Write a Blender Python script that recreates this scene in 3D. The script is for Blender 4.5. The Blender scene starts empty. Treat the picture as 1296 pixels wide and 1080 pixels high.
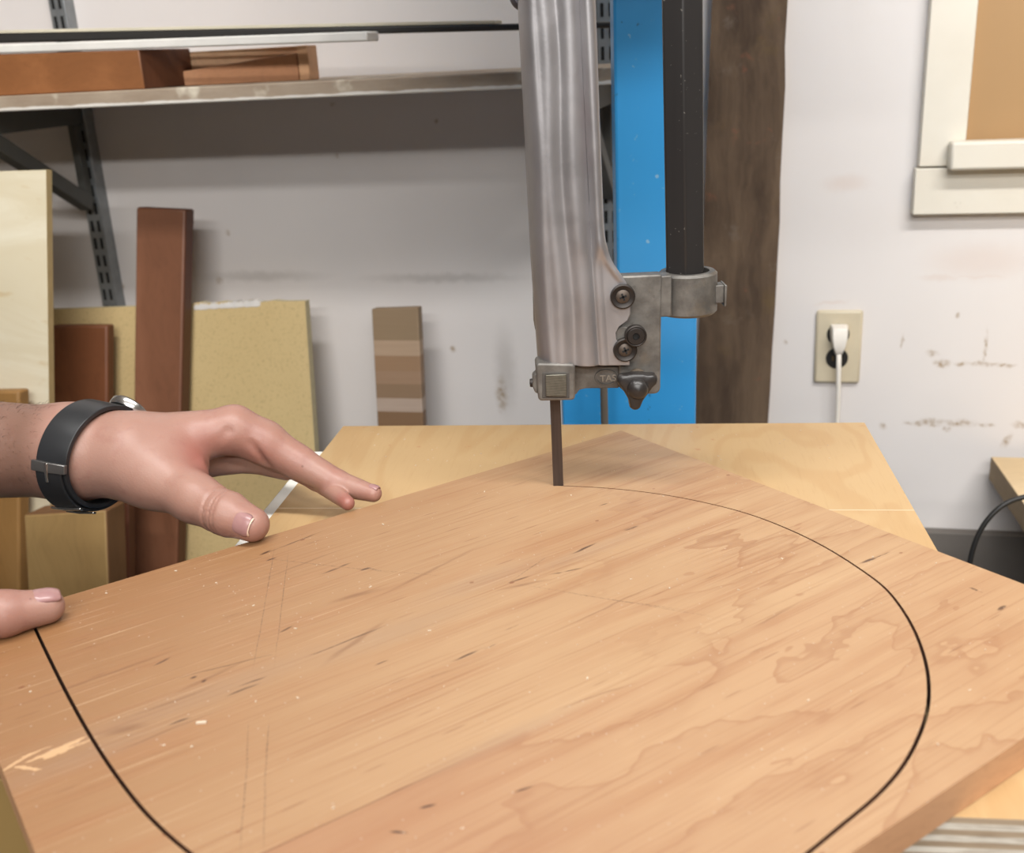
import bpy, bmesh, math, random
import numpy as np
from mathutils import Vector, Matrix
random.seed(7)
C = bpy.context.scene
COL = C.collection
CAMZ = 1.34
F_PX = 1355.27
RM = np.array([[0.99863941, -0.01723947, -0.04921523],
               [-0.05214727, -0.33014217, -0.94248969],
               [0.0, 0.94377378, -0.33059197]])   # rows: camera right, down, forward
CAM = np.array([0, 0, CAMZ])

# ---------------------------------------------------------------- measuring helpers
def ray(px, py):
    return RM.T @ np.array([px - 648.0, py - 540.0, F_PX])
def at(px, py, Y):                      # point seen at pixel with world y = Y
    d = ray(px, py); return Vector(CAM + d * (Y / d[1]))
def onz(px, py, z):                     # point seen at pixel on level z
    d = ray(px, py); return Vector(CAM + d * ((z - CAMZ) / d[2]))
TH = math.radians(13)
WN = np.array([math.sin(TH), math.cos(TH), 0.0])     # into the wall
WX = np.array([math.cos(TH), -math.sin(TH), 0.0])    # along the wall, to the right
_o = CAM + ray(1062, 437) * (1.62 / ray(1062, 437)[1])
WC = float(WN @ _o)
def onwall(px, py, off=0.0):
    d = ray(px, py); return Vector(CAM + d * ((WC - off - WN @ CAM) / (WN @ d)))
LK = 0.12
def lean(px, py, off):                  # plane leaning on the wall, off at z=1.4
    n = WN - np.array([0, 0, LK]); c = WC - off - 1.4 * LK
    d = ray(px, py); return Vector(CAM + d * ((c - n @ CAM) / (n @ d)))
def pxscale(p):
    v = RM @ (np.array(p) - CAM); return F_PX / v[2]
WXV, WNV, UP = Vector(WX), Vector(WN), Vector((0, 0, 1))
def wall_pt(x, z, off=0.0):             # wall coordinates -> world
    return Vector(WX * x + WN * (WC - off)) + Vector((0, 0, z))
def wallx(px, py, off=0.0):
    return float(np.array(onwall(px, py, off)) @ WX)

# ---------------------------------------------------------------- mesh helpers
class MB:
    def __init__(s): s.v = []; s.f = []; s.m = []
    def add(s, vs, fs, mi=0):
        b = len(s.v); s.v += [tuple(v) for v in vs]
        s.f += [tuple(b + i for i in f) for f in fs]; s.m += [mi] * len(fs); return s
    def hexa(s, c8, mi=0):               # 0-3 bottom loop, 4-7 top loop
        return s.add(c8, [(3, 2, 1, 0), (4, 5, 6, 7), (0, 1, 5, 4), (1, 2, 6, 5), (2, 3, 7, 6), (3, 0, 4, 7)], mi)
    def box(s, c, X, Y, Z, mi=0):        # centre + half-axis vectors
        c, X, Y, Z = Vector(c), Vector(X), Vector(Y), Vector(Z)
        return s.hexa([c - X - Y - Z, c + X - Y - Z, c + X + Y - Z, c - X + Y - Z,
                       c - X - Y + Z, c + X - Y + Z, c + X + Y + Z, c - X + Y + Z], mi)
    def abox(s, x0, x1, y0, y1, z0, z1, mi=0):
        return s.box(((x0 + x1) / 2, (y0 + y1) / 2, (z0 + z1) / 2), ((x1 - x0) / 2, 0, 0), (0, (y1 - y0) / 2, 0), (0, 0, (z1 - z0) / 2), mi)
    def prism(s, pts, ext, mi=0, side=None):
        n = len(pts); ext = Vector(ext); pts = [Vector(p) for p in pts]
        side = mi if side is None else side
        b = len(s.v); s.v += [tuple(p) for p in pts] + [tuple(p + ext) for p in pts]
        s.f.append(tuple(b + i for i in range(n))); s.m.append(mi)
        s.f.append(tuple(b + n + i for i in reversed(range(n)))); s.m.append(mi)
        for i in range(n):
            j = (i + 1) % n
            s.f.append((b + j, b + i, b + n + i, b + n + j)); s.m.append(side)
        return s
    def tube(s, path, r, n=12, mi=0, cap=True):
        path = [Vector(p) for p in path]; rs = r if isinstance(r, (list, tuple)) else [r] * len(path)
        b = len(s.v); prev = None
        for i, p in enumerate(path):
            t = (path[min(i + 1, len(path) - 1)] - path[max(i - 1, 0)]).normalized()
            if prev is None: a = t.orthogonal().normalized()
            else: a = (prev - t * prev.dot(t)).normalized()
            prev = a; q = t.cross(a)
            for k in range(n):
                w = 2 * math.pi * k / n; s.v.append(tuple(p + (a * math.cos(w) + q * math.sin(w)) * rs[i]))
        for i in range(len(path) - 1):
            for k in range(n):
                k2 = (k + 1) % n
                s.f.append((b + i * n + k, b + i * n + k2, b + (i + 1) * n + k2, b + (i + 1) * n + k)); s.m.append(mi)
        if cap:
            s.f.append(tuple(b + k for k in reversed(range(n)))); s.m.append(mi)
            e = b + (len(path) - 1) * n; s.f.append(tuple(e + k for k in range(n))); s.m.append(mi)
        return s
    def lathe(s, c, axis, prof, n=32, mi=0):   # prof: (radius, height along axis)
        c, ax = Vector(c), Vector(axis).normalized(); a = ax.orthogonal().normalized(); q = ax.cross(a)
        b = len(s.v)
        for r, h in prof:
            for k in range(n):
                w = 2 * math.pi * k / n; s.v.append(tuple(c + ax * h + (a * math.cos(w) + q * math.sin(w)) * max(r, 1e-5)))
        for i in range(len(prof) - 1):
            for k in range(n):
                k2 = (k + 1) % n
                s.f.append((b + i * n + k, b + i * n + k2, b + (i + 1) * n + k2, b + (i + 1) * n + k)); s.m.append(mi)
        return s
    def grid(s, rows, mi=0):
        b = len(s.v); nr, nc = len(rows), len(rows[0])
        for r in rows: s.v += [tuple(p) for p in r]
        for i in range(nr - 1):
            for j in range(nc - 1):
                s.f.append((b + i * nc + j, b + i * nc + j + 1, b + (i + 1) * nc + j + 1, b + (i + 1) * nc + j)); s.m.append(mi)
        return s
    def build(s, name, mat, parent=None, bevel=0, smooth=False, seg=2, solid=0, recalc=True, angle=40, tri=False, origin=None):
        me = bpy.data.meshes.new(name)
        org = Vector(origin) if origin is not None else (parent.location.copy() if parent else Vector(s.v[0]))
        if parent is None and origin is None:
            xs = np.array(s.v); org = Vector(((xs[:, 0].min() + xs[:, 0].max()) / 2, (xs[:, 1].min() + xs[:, 1].max()) / 2, xs[:, 2].min()))
        me.from_pydata([tuple(Vector(v) - org) for v in s.v], [], s.f)
        for p, m in zip(me.polygons, s.m): p.material_index = m
        mats = mat if isinstance(mat, (list, tuple)) else [mat]
        for m in mats: me.materials.append(m)
        if recalc or tri:
            bm = bmesh.new(); bm.from_mesh(me)
            if tri: bmesh.ops.triangulate(bm, faces=[f for f in bm.faces if len(f.verts) > 4])
            if recalc: bmesh.ops.recalc_face_normals(bm, faces=bm.faces)
            bm.to_mesh(me); bm.free()
        o = bpy.data.objects.new(name, me); COL.objects.link(o)
        o.location = org
        if parent:
            o.parent = parent; o.location = org - parent.location
        if solid:
            m = o.modifiers.new('thick', 'SOLIDIFY'); m.thickness = solid; m.offset = 0
        if bevel:
            m = o.modifiers.new('bev', 'BEVEL'); m.width = bevel; m.segments = seg; m.limit_method = 'ANGLE'; m.angle_limit = math.radians(30)
        if smooth or bevel:
            for p in me.polygons: p.use_smooth = True
            if bevel or smooth == 'auto':
                try:
                    me.set_sharp_from_angle(angle=math.radians(angle))
                except Exception: pass
        return o

def tag(o, label=None, cat=None, group=None, kind=None):
    if label: o['label'] = label
    if cat: o['category'] = cat
    if group: o['group'] = group
    if kind: o['kind'] = kind
    return o
def empty(name, loc, label, cat, group=None):
    o = bpy.data.objects.new(name, None); COL.objects.link(o); o.location = loc; o.empty_display_size = .05
    return tag(o, label, cat, group)

# ---------------------------------------------------------------- material helpers
def lin(c):
    return tuple(((v / 255) / 12.92 if v / 255 <= .04045 else ((v / 255 + .055) / 1.055) ** 2.4) for v in c) + (1,)
class NT:
    def __init__(s, name):
        s.mat = bpy.data.materials.new(name); s.mat.use_nodes = True; s.t = s.mat.node_tree; s.t.nodes.clear()
        s.out = s.n('ShaderNodeOutputMaterial'); s.b = s.n('ShaderNodeBsdfPrincipled'); s.l(s.b.outputs[0], s.out.inputs[0])
        s.obj = s.n('ShaderNodeTexCoord').outputs['Object']
    def n(s, k, **kw):
        x = s.t.nodes.new(k)
        for a, b in kw.items(): setattr(x, a, b)
        return x
    def l(s, a, b): s.t.links.new(a, b)
    def put(s, sock, v):
        if isinstance(v, bpy.types.NodeSocket): s.l(v, sock)
        else: sock.default_value = v
    def map(s, vec, scale=(1, 1, 1), loc=(0, 0, 0), rot=(0, 0, 0), typ='POINT'):
        m = s.n('ShaderNodeMapping', vector_type=typ); s.put(m.inputs[0], vec)
        m.inputs['Location'].default_value = loc; m.inputs['Rotation'].default_value = rot; m.inputs['Scale'].default_value = scale
        return m.outputs[0]
    def noise(s, vec, scale, detail=4, rough=.55, dist=0, col=False):
        m = s.n('ShaderNodeTexNoise'); s.put(m.inputs['Vector'], vec); m.inputs['Scale'].default_value = scale
        m.inputs['Detail'].default_value = detail; m.inputs['Roughness'].default_value = rough; m.inputs['Distortion'].default_value = dist
        return m.outputs['Color'] if col else m.outputs['Fac']
    def vor(s, vec, scale, out='Distance', feature='F1'):
        m = s.n('ShaderNodeTexVoronoi', feature=feature); s.put(m.inputs['Vector'], vec); m.inputs['Scale'].default_value = scale
        return m.outputs[out]
    def math(s, op, a, b=0.0, c=None, clamp=False):
        m = s.n('ShaderNodeMath', operation=op, use_clamp=clamp); s.put(m.inputs[0], a); s.put(m.inputs[1], b)
        if c is not None: s.put(m.inputs[2], c)
        return m.outputs[0]
    def vm(s, op, a, b=(0, 0, 0)):
        m = s.n('ShaderNodeVectorMath', operation=op); s.put(m.inputs[0], a)
        if op == 'SCALE': s.put(m.inputs['Scale'], b)
        elif op != 'LENGTH': s.put(m.inputs[1], b)
        return m.outputs['Value'] if op in ('LENGTH', 'DOT_PRODUCT') else m.outputs[0]
    def rng(s, v, a, b, c=0.0, d=1.0, smooth=True):
        m = s.n('ShaderNodeMapRange'); m.interpolation_type = 'SMOOTHSTEP' if smooth else 'LINEAR'
        s.put(m.inputs[0], v)
        for i, q in enumerate((a, b, c, d)): m.inputs[i + 1].default_value = q
        return m.outputs[0]
    def mix(s, f, a, b, blend='MIX'):
        m = s.n('ShaderNodeMix', data_type='RGBA', blend_type=blend); s.put(m.inputs[0], f); s.put(m.inputs[6], a); s.put(m.inputs[7], b)
        return m.outputs[2]
    def sep(s, v):
        m = s.n('ShaderNodeSeparateXYZ'); s.put(m.inputs[0], v); return m.outputs
    def bump(s, h, strength=.3, dist=.001):
        m = s.n('ShaderNodeBump'); m.inputs['Strength'].default_value = strength; m.inputs['Distance'].default_value = dist
        s.put(m.inputs['Height'], h); s.l(m.outputs[0], s.b.inputs['Normal'])
    def blobs(s, vec, items, rot_axis=2, soft=(1.0, .55)):   # items: (x, y, rx, ry, angle) on the plane of vec
        cur = None
        for (x, y, rx, ry, ang) in items:
            if rot_axis == 2: m = s.map(vec, (rx, ry, 50), (x, y, 0), (0, 0, ang), 'TEXTURE')
            else: m = s.map(vec, (rx, 50, ry), (x, 0, y), (0, -ang, 0), 'TEXTURE')
            d = s.vm('LENGTH', m)
            cur = d if cur is None else s.math('MINIMUM', cur, d)
        return s.rng(cur, soft[0], soft[1])
    def fin(s, col=None, rough=.5, metal=0, spec=None, mul=1.0):
        if mul != 1.0 and isinstance(col, bpy.types.NodeSocket): col = s.vm('SCALE', col, mul)
        if col is not None: s.put(s.b.inputs['Base Color'], col)
        s.put(s.b.inputs['Roughness'], rough); s.b.inputs['Metallic'].default_value = metal
        if spec is not None: s.b.inputs['Specular IOR Level'].default_value = spec
        return s.mat

def simple(name, c, rough=.5, metal=0, var=.08, scale=40, bump=.1):
    t = NT(name); n = t.noise(t.obj, scale, 5)
    c = lin(c); dark = tuple(v * (1 - var * 2) for v in c[:3]) + (1,); lite = tuple(min(1, v * (1 + var)) for v in c[:3]) + (1,)
    col = t.mix(n, dark, lite)
    if bump: t.bump(t.noise(t.obj, scale * 6, 3), bump, .0005)
    return t.fin(col, rough, metal)

def wood(name, c1, c2, axis='z', ring=9, fine=60, rough=.55, streak=.25, warp=.05, spread=(.3, .7)):
    """long grain along axis"""
    t = NT(name)
    sc = {'x': (.06, 1, 1), 'y': (1, .06, 1), 'z': (1, 1, .06)}[axis]
    v = t.map(t.obj, sc)
    d = t.vm('SCALE', t.noise(t.obj, 5, 2, col=True), warp)
    v = t.vm('ADD', v, d)
    big = t.noise(v, ring, 3, .5); fi = t.noise(v, fine * 4, 3, .6)
    col = t.mix(t.rng(big, *spread), lin(c1), lin(c2))
    dk = tuple(q * .62 for q in lin(c1)[:3]) + (1,)
    st = t.rng(t.noise(v, ring * 6, 4, .6), .52, .75)
    col = t.mix(t.math('MULTIPLY', st, streak), col, dk)
    col = t.mix(t.math('MULTIPLY', t.rng(fi, .4, .8), .22), col, dk)
    t.bump(fi, .15, .0004)
    return t.fin(col, rough)

# ---------------------------------------------------------------- camera
cam = bpy.data.cameras.new('camera'); co = bpy.data.objects.new('camera', cam); COL.objects.link(co); C.camera = co
m = Matrix(((RM[0][0], -RM[1][0], -RM[2][0], 0), (RM[0][1], -RM[1][1], -RM[2][1], 0), (RM[0][2], -RM[1][2], -RM[2][2], CAMZ), (0, 0, 0, 1)))
co.matrix_world = m
cam.sensor_fit = 'HORIZONTAL'; cam.sensor_width = 36; cam.lens = F_PX / 1296 * 36
cam.clip_start = .02; cam.dof.use_dof = True; cam.dof.focus_distance = .86; cam.dof.aperture_fstop = 8.5

# ================================================================= SETTING
BT = 1.0            # board top
TT = 0.98           # table top
CEIL = 2.7
XL, XR, YB = -2.6, 2.6, -3.2      # room along wall axes (wall x) / backwards distance
def wall_material():
    t = NT('white_wall_paint')
    base = t.mix(t.noise(t.obj, 2.2, 4), lin((214, 208, 205)), lin((228, 224, 221)))
    g = t.rng(t.noise(t.map(t.obj, (1, 1, .35)), 4.5, 5, .6), .56, .85)
    base = t.mix(t.math('MULTIPLY', g, .28), base, lin((176, 166, 156)))
    # rubbed dirt and the chipped lines near the socket
    nz = t.vm('SCALE', t.vm('SUBTRACT', t.noise(t.obj, 60, 3, col=True), (.5, .5, .5)), .012)
    v = t.vm('ADD', t.obj, nz)
    def it(px, py, wpx, hpx, ang=0.0):
        p = onwall(px, py); s = pxscale(p); return (wallx(px, py), p.z, wpx / s, hpx / s, ang)
    a = [it(1192, 460, 10, 5), it(1180, 447, 7, 4), it(1218, 461, 9, 3), it(1246, 461, 18, 3), it(1270, 463, 14, 2.5), it(1247, 440, 2, 20),
         it(1180, 535, 14, 5), it(1215, 536, 18, 5), it(1248, 538, 9, 3), it(1292, 538, 10, 4), it(1198, 543, 5, 4), it(1160, 536, 14, 3), it(1274, 558, 4, 10, -.5),
         it(1116, 540, 4, 4), it(994, 433, 3, 3), it(1213, 400, 3, 3), it(1142, 432, 2, 9), it(278, 356, 5, 4), it(152, 362, 5, 3), it(635, 500, 7, 22), it(288, 294, 4, 4), it(573, 442, 4, 4), it(426, 196, 3, 3), it(421, 131, 3, 3), it(553, 154, 3, 3)]
    m = t.blobs(v, a, 1, (1.5, .1))
    brk = t.rng(t.noise(t.obj, 110, 3), .38, .62, .25, 1)
    col = t.mix(t.math('MULTIPLY', t.math('MULTIPLY', m, brk), .8), base, lin((146, 118, 76)))
    b = [it(1052, 383, 22, 3, .1), it(1240, 350, 40, 3), it(1070, 232, 30, 12), it(1190, 352, 26, 5), it(1240, 330, 70, 26)]
    m2 = t.blobs(v, b, 1, (1.3, .2))
    col = t.mix(t.math('MULTIPLY', m2, .2), col, lin((196, 160, 136)))
    c = [it(330, 350, 90, 8), it(560, 352, 110, 7), it(640, 470, 16, 60)]  # shelf shadow painted into the wall as grey bands, plus an upright patch
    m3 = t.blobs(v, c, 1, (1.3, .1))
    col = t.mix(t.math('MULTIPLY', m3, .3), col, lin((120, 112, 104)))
    t.bump(t.noise(t.obj, 90, 4), .12, .001)
    return t.fin(col, .75)
WALLM = wall_material()
plain = simple('plain_wall_paint', (212, 207, 200), .8, 0, .04, 3)
dim = simple('low_bounce_wall', (118, 108, 98), .85, 0, .08, 5)  # unseen side and front walls toned dark to cut bounced light
def setbox(name, mat, pts8): 
    o = MB().hexa(pts8).build(name, mat, origin=(0, 0, 0)); tag(o, kind='structure'); return o
def slab(name, mat, x0, x1, o0, o1, z0, z1, bevel=0, parent=None, origin=None):   # wall coordinates, o = offset from wall into room
    p = [wall_pt(x0, z0, o0), wall_pt(x1, z0, o0), wall_pt(x1, z0, o1), wall_pt(x0, z0, o1),
         wall_pt(x0, z1, o0), wall_pt(x1, z1, o0), wall_pt(x1, z1, o1), wall_pt(x0, z1, o1)]
    return MB().hexa(p).build(name, mat, parent, bevel=bevel, origin=origin)
# rear wall keeps wall coordinates as its object axes so that its stains stand where they belong
me = bpy.data.meshes.new('wall_rear')
b = MB().abox(XL, XR, 0, .12, .0, CEIL); me.from_pydata(b.v, [], b.f); me.materials.append(WALLM)
wr = bpy.data.objects.new('wall_rear', me); COL.objects.link(wr)
wr.matrix_world = Matrix(((WX[0], WN[0], 0, WN[0] * WC), (WX[1], WN[1], 0, WN[1] * WC), (0, 0, 1, 0), (0, 0, 0, 1)))
tag(wr, kind='structure')
D = -YB + WC
for nm, x0, x1, o0, o1 in (('wall_left', XL - .12, XL, -.12, D), ('wall_right', XR, XR + .12, -.12, D), ('wall_front', XL - .12, XR + .12, D, D + .12)):
    tag(slab(nm, dim, x0, x1, o0, o1, 0, CEIL), kind='structure')
conc = simple('worn_concrete', (96, 91, 86), .8, 0, .15, 6)
tag(slab('floor', conc, XL - .12, XR + .12, -.12, D + .12, -.1, 0), kind='structure')
tag(slab('ceiling', plain, XL - .12, XR + .12, -.12, D + .12, CEIL, CEIL + .1), kind='structure')
dark = simple('dark_grey_wall_base', (112, 106, 100), .8, 0, .1, 20)  # plain dark grey for the slab along the wall foot
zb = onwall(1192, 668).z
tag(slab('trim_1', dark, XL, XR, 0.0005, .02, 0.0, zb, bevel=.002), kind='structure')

# window with its white casing and the board closing it
white = NT('chipped_white_gloss'); 
_c = white.mix(white.noise(white.obj, 8, 4), lin((214, 206, 190)), lin((232, 228, 216)))
_c = white.mix(white.math('MULTIPLY', white.rng(white.noise(white.obj, 38, 5), .66, .74), .6), _c, lin((150, 140, 118)))
white.bump(white.noise(white.obj, 40, 4), .2, .001); white = white.fin(_c, .45)
win = bpy.data.objects.new('window_1', None); COL.objects.link(win); win.location = wall_pt(.9, 1.0, 0); win['kind'] = 'structure'
zc = onwall(1180, 212, .024).z; za = onwall(1155, 272, .024).z
xa = wallx(1157, 240, .024); xi = wallx(1228, 120, .024)
def wslab(name, mat, x0, x1, o0, o1, z0, z1, bev=.0015): return slab(name, mat, x0, x1, o0, o1, z0, z1, bev, win)
xw = xa + .95
wslab('casing', white, xa + .004, xi, 0.0005, .024, zc + .0012, 2.3)
wslab('casing', white, xw - (xi - xa), xw, 0.0005, .024, zc + .0012, 2.3)
wslab('casing', white, xi + .0005, xw - (xi - xa) - .0005, 0.0005, .024, 2.22, 2.3)
wslab('apron', white, xa, xw, 0.0005, .026, za, zc - .0012)
xs = wallx(1204, 195, .06)
zs0 = onwall(1204, 216, .055).z; zs1 = onwall(1204, 180, .055).z
wslab('window_sill', white, xs, xw - .03, .0265, .058, zs0, zs1, .004)
tan = simple('tan_fibreboard', (172, 136, 92), .6, 0, .05, 5)
wslab('board_panel', tan, xi + .001, xw - (xi - xa) - .001, 0.0005, .008, zs1 - .03, 2.22, 0)

# old timber post standing in the wall
tm = NT('rough_old_timber')
v = tm.map(tm.obj, (1, 1, .12)); _n = tm.noise(tm.vm('ADD', v, tm.vm('SCALE', tm.noise(tm.obj, 6, 3, col=True), .05)), 22, 6, .62)
_c = tm.mix(tm.rng(_n, .3, .75), lin((66, 50, 37)), lin((112, 92, 72)))
_c = tm.mix(tm.math('MULTIPLY', tm.rng(tm.noise(tm.obj, 9, 5, .65), .56, .72), .5), _c, lin((104, 84, 50)))
_c = tm.mix(tm.math('MULTIPLY', tm.rng(tm.noise(tm.obj, 17, 4, .6), .62, .75), .55), _c, lin((116, 104, 92)))
_c = tm.mix(tm.math('MULTIPLY', tm.rng(tm.noise(tm.obj, 30, 3, .6), .66, .75), .4), _c, lin((128, 80, 58)))
tm.bump(_n, .7, .003); tm = tm.fin(_c, .85)
def P3(px, py): return onwall(px, py, .03)
rt = [(999, -60), (997, 0), (993.5, 60), (994, 110), (990.5, 170), (987.5, 230), (987, 280), (984, 330), (981, 390), (977.5, 440), (975, 490), (972, 535), (966, 640)]
lt = [(872, 640), (881, 480), (888, 340), (895, 150), (901, 0), (903, -60)]
p = [P3(*q) for q in rt + lt]
k = p[0].z
top = [p[0] + Vector((.012, 0, 1.3)), ]
poly = [p[-1] + Vector((.06, -.01, 1.28 + .0)), p[0] + Vector((.05, -.01, 1.28))] + p + []
zmin = 0.0
dn = [P3(966, 640), P3(872, 640)]
poly = [Vector((q.x, q.y, min(q.z, CEIL - .01))) for q in poly[:2]] + p[:13] + [Vector((dn[0].x - .02, dn[0].y + .005, .001)), Vector((dn[1].x - .02, dn[1].y + .005, .001))] + p[13:]
post = MB().prism(poly, WNV * .0295).build('timber_post', tm, tri=True)
tag(post, 'rough dark brown timber post standing against the white wall behind the band saw', 'post', kind='structure')

# ================================================================= SHELF AND WHAT LIES ON IT
zsb, zst = 1.34 - .0455, 1.34 - .0245
SD = .30
xse = wallx(812, 95, SD)
sh = NT('worn_painted_shelf_board')
_c = sh.mix(sh.noise(sh.map(sh.obj, (1, 1, 4)), 14, 5, .6), lin((138, 118, 98)), lin((186, 170, 150)))
_c = sh.mix(sh.rng(sh.noise(sh.obj, 11, 4, .6), .55, .66), _c, lin((216, 206, 186)))
lowedge = sh.rng(sh.math('ADD', sh.sep(sh.obj)[2], sh.math('MULTIPLY', sh.noise(sh.obj, 30, 3), .006)), .0085, .0065)
_c = sh.mix(lowedge, _c, lin((226, 221, 212))); sh.bump(sh.noise(sh.obj, 60, 4), .4, .002); sh = sh.fin(_c, .6)
o = slab('shelf_board', sh, -1.45, xse, .002, SD, zsb, zst, bevel=.002)
tag(o, 'long worn white-edged shelf board on grey brackets across the left wall', 'shelf')
steel = NT('grey_galvanised_steel'); _c = steel.mix(steel.noise(steel.obj, 60, 4), lin((120, 124, 126)), lin((158, 162, 164)))
steel = steel.fin(_c, .45, .6)
slotm = simple('slot_shadow_black', (22, 22, 22), .9)
dgrey = simple('dark_grey_painted_steel', (86, 86, 82), .5, .3, .1, 50)
def standard(pxx, pyy, px_w, label):
    xc = wallx(pxx, pyy, .028); w = px_w
    root = empty('shelf_standard', wall_pt(xc, 0.75, .015), label, 'shelf standard', 'slotted steel uprights carrying the shelf')
    # channel with web and two flanges
    slab('channel', steel, xc - w, xc + w, .0005, .028, .72, 2.2, .0015, root)
    mb = MB()
    z = .76
    while z < 2.15:
        for sx in (-.42, .42):
            c = wall_pt(xc + sx * w, z, .0285); mb.box(c, WXV * w * .16, WNV * .0006, UP * .0095)
        z += .03
    s = mb.build('slots', slotm, root)
    return xc, root
def bracket(xc, label):
    root = empty('shelf_bracket', wall_pt(xc, zsb - .2, .04), label, 'bracket', 'grey brackets under the shelf board')
    t = .011
    slab('arm', dgrey, xc - t, xc + t, .03, SD - .01, zsb - .034, zsb - .0005, .0015, root)
    slab('mounting_plate', dgrey, xc - t * .6, xc + t * .6, .0295, .048, zsb - .16, zsb - .0345, .001, root)
    a = wall_pt(xc, zsb - .040, SD - .045); b = wall_pt(xc, zsb - .165, .04); d = (b - a).normalized(); nrm = d.cross(WXV).normalized()
    MB().box((a + b) / 2, WXV * t, (b - a) / 2, nrm * .012).build('diagonal_brace', dgrey, root, bevel=.001)
xc1, _ = standard(74, 20, .0145, 'grey slotted steel upright on the wall at the left, behind the reddish beam')
bracket(xc1, 'dark grey triangular bracket on the left upright above the pale plywood sheet')
xc2, _ = standard(768, 60, .0145, 'grey slotted steel upright glimpsed between the silver blade guard and blue column')
bracket(xc2, 'dark grey bracket glimpsed between the silver blade guard and blue column')

red = wood('reddish_beam_wood', (138, 88, 50), (170, 112, 68), 'x', 10, 40, .5, .3, .25)
redend = wood('dark_beam_end_grain', (84, 48, 26), (112, 66, 40), 'z', 10, 40, .6)
# objects lying on shelf; wall aligned
def wbox(name, mat, x0, x1, o0, o1, z0, z1, label=None, cat=None, bevel=.0015, parent=None, group=None, z0r=None, z1r=None):
    z0r = z0 if z0r is None else z0r; z1r = z1 if z1r is None else z1r
    p = [wall_pt(x0, z0, o0), wall_pt(x1, z0r, o0), wall_pt(x1, z0r, o1), wall_pt(x0, z0, o1),
         wall_pt(x0, z1, o0), wall_pt(x1, z1r, o0), wall_pt(x1, z1r, o1), wall_pt(x0, z1, o1)]
    o = MB().hexa(p).build(name, mat, parent, bevel=bevel)
    if label: tag(o, label, cat, group)
    return o
fo = SD - .005
xb1 = wallx(180, 90, fo)
bt0, bt1 = onwall(0, 68.5, fo), onwall(178, 62.5, fo); bx0 = float(np.array(bt0) @ WX); beam_top = bt1.z
btl = bt0.z + (bt0.z - bt1.z) * (-(-1.25 - bx0)) / (xb1 - bx0)
o = MB().hexa([wall_pt(-1.25, zst, fo), wall_pt(xb1, zst, fo), wall_pt(xb1 + .012, zst, .175), wall_pt(-1.25, zst, .175),
               wall_pt(-1.25, btl, fo), wall_pt(xb1, beam_top, fo), wall_pt(xb1 + .012, beam_top, .175), wall_pt(-1.25, btl, .175)])
o.m = [0, 0, 0, 1, 0, 0]
o = o.build('timber_beam', [red, redend], bevel=.002)
tag(o, 'thick reddish-brown timber beam lying on the left end of the shelf', 'timber')
pine = wood('light_orange_pine', (222, 172, 130), (240, 200, 160), 'x', 10, 40, .55, .15, .2)
pined = wood('brown_pine', (190, 136, 98), (206, 154, 116), 'x', 10, 40, .6, .2, .2)
fo2 = .20
xf1 = wallx(391, 80, fo2)
PK = SD - .002
xp1 = wallx(465, 47, PK); pk0 = onwall(0, 68, PK); pk1 = onwall(465, 52.5, PK)
def pkz(x): return pk0.z + (pk1.z - pk0.z) * (x - float(np.array(pk0) @ WX)) / (xp1 - float(np.array(pk0) @ WX))
ft = min(onwall(390, 57, fo2).z, pkz(xf1) - .0006)
root = empty('wooden_frame', wall_pt(xf1 - .15, zst, .18), 'open light wooden frame lying on the shelf beside the thick reddish beam', 'wooden frame')
hh = ft - zst
wbox('bottom_rail', pined, xf1 - .26, xf1 - .017, fo2 - .014, fo2, zst, zst + hh * .30, parent=root, z1r=zst + hh * .80)
wbox('end_rail', pine, xf1 - .016, xf1, .165, fo2 + .001, zst, zst + hh, parent=root)
wbox('back_rail', pine, xf1 - .26, xf1 - .0165, .165, .176, zst, zst + hh, parent=root)
wbox('end_rail', pine, xf1 - .276, xf1 - .2605, .165, .185, zst, zst + hh * .9, parent=root)
# white plank and black bar on top
wp = simple('dirty_white_painted_plank', (232, 229, 222), .6, 0, .1, 25)
o = wbox('painted_plank', wp, -1.3, xp1, .252, PK, pkz(-1.3) + .0004, onwall(0, 55, PK).z + .004, 'narrow off-white plank laid over the reddish beam and the light frame on the shelf', 'plank', .002, z0r=pkz(xp1) + .0004, z1r=onwall(465, 39.5, PK).z)
blk = simple('black_rubber_bar', (40, 38, 36), .5, 0, .1, 40)
xq = wallx(776, 40, .22)
zl1 = onwall(0, 42.5, .24).z; zr1 = onwall(640, 30, .24).z
zl0 = onwall(0, 54.5, .24).z; zr0 = onwall(640, 38.5, .24).z
xL0, xR0 = wallx(0, 45, .24), wallx(640, 35, .24)
def lerpz(a, b, x): return a + (b - a) * (x - xL0) / (xR0 - xL0)
o = wbox('black_bar', blk, -1.35, xq, .20, .24, lerpz(zl0, zr0, -1.35), lerpz(zl1, zr1, -1.35), 'long thin black bar lying on top of the off-white plank above the shelf', 'bar', .002,
         z0r=lerpz(zl0, zr0, xq), z1r=lerpz(zl1, zr1, xq))
crm = simple('cream_strip_wood', (206, 198, 176), .6, 0, .08, 30)
xcs = wallx(627, 28, .24)
o = wbox('cream_strip', crm, -1.35, xcs, .20, .24, lerpz(zl1, zr1, -1.35) + .0003, lerpz(zl1, zr1, -1.35) + .0045, 'thin cream wooden strip lying along the top of the long black bar', 'strip', .0006,
         z0r=lerpz(zl1, zr1, xcs) + .0003, z1r=lerpz(zl1, zr1, xcs) + .0045)

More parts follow.
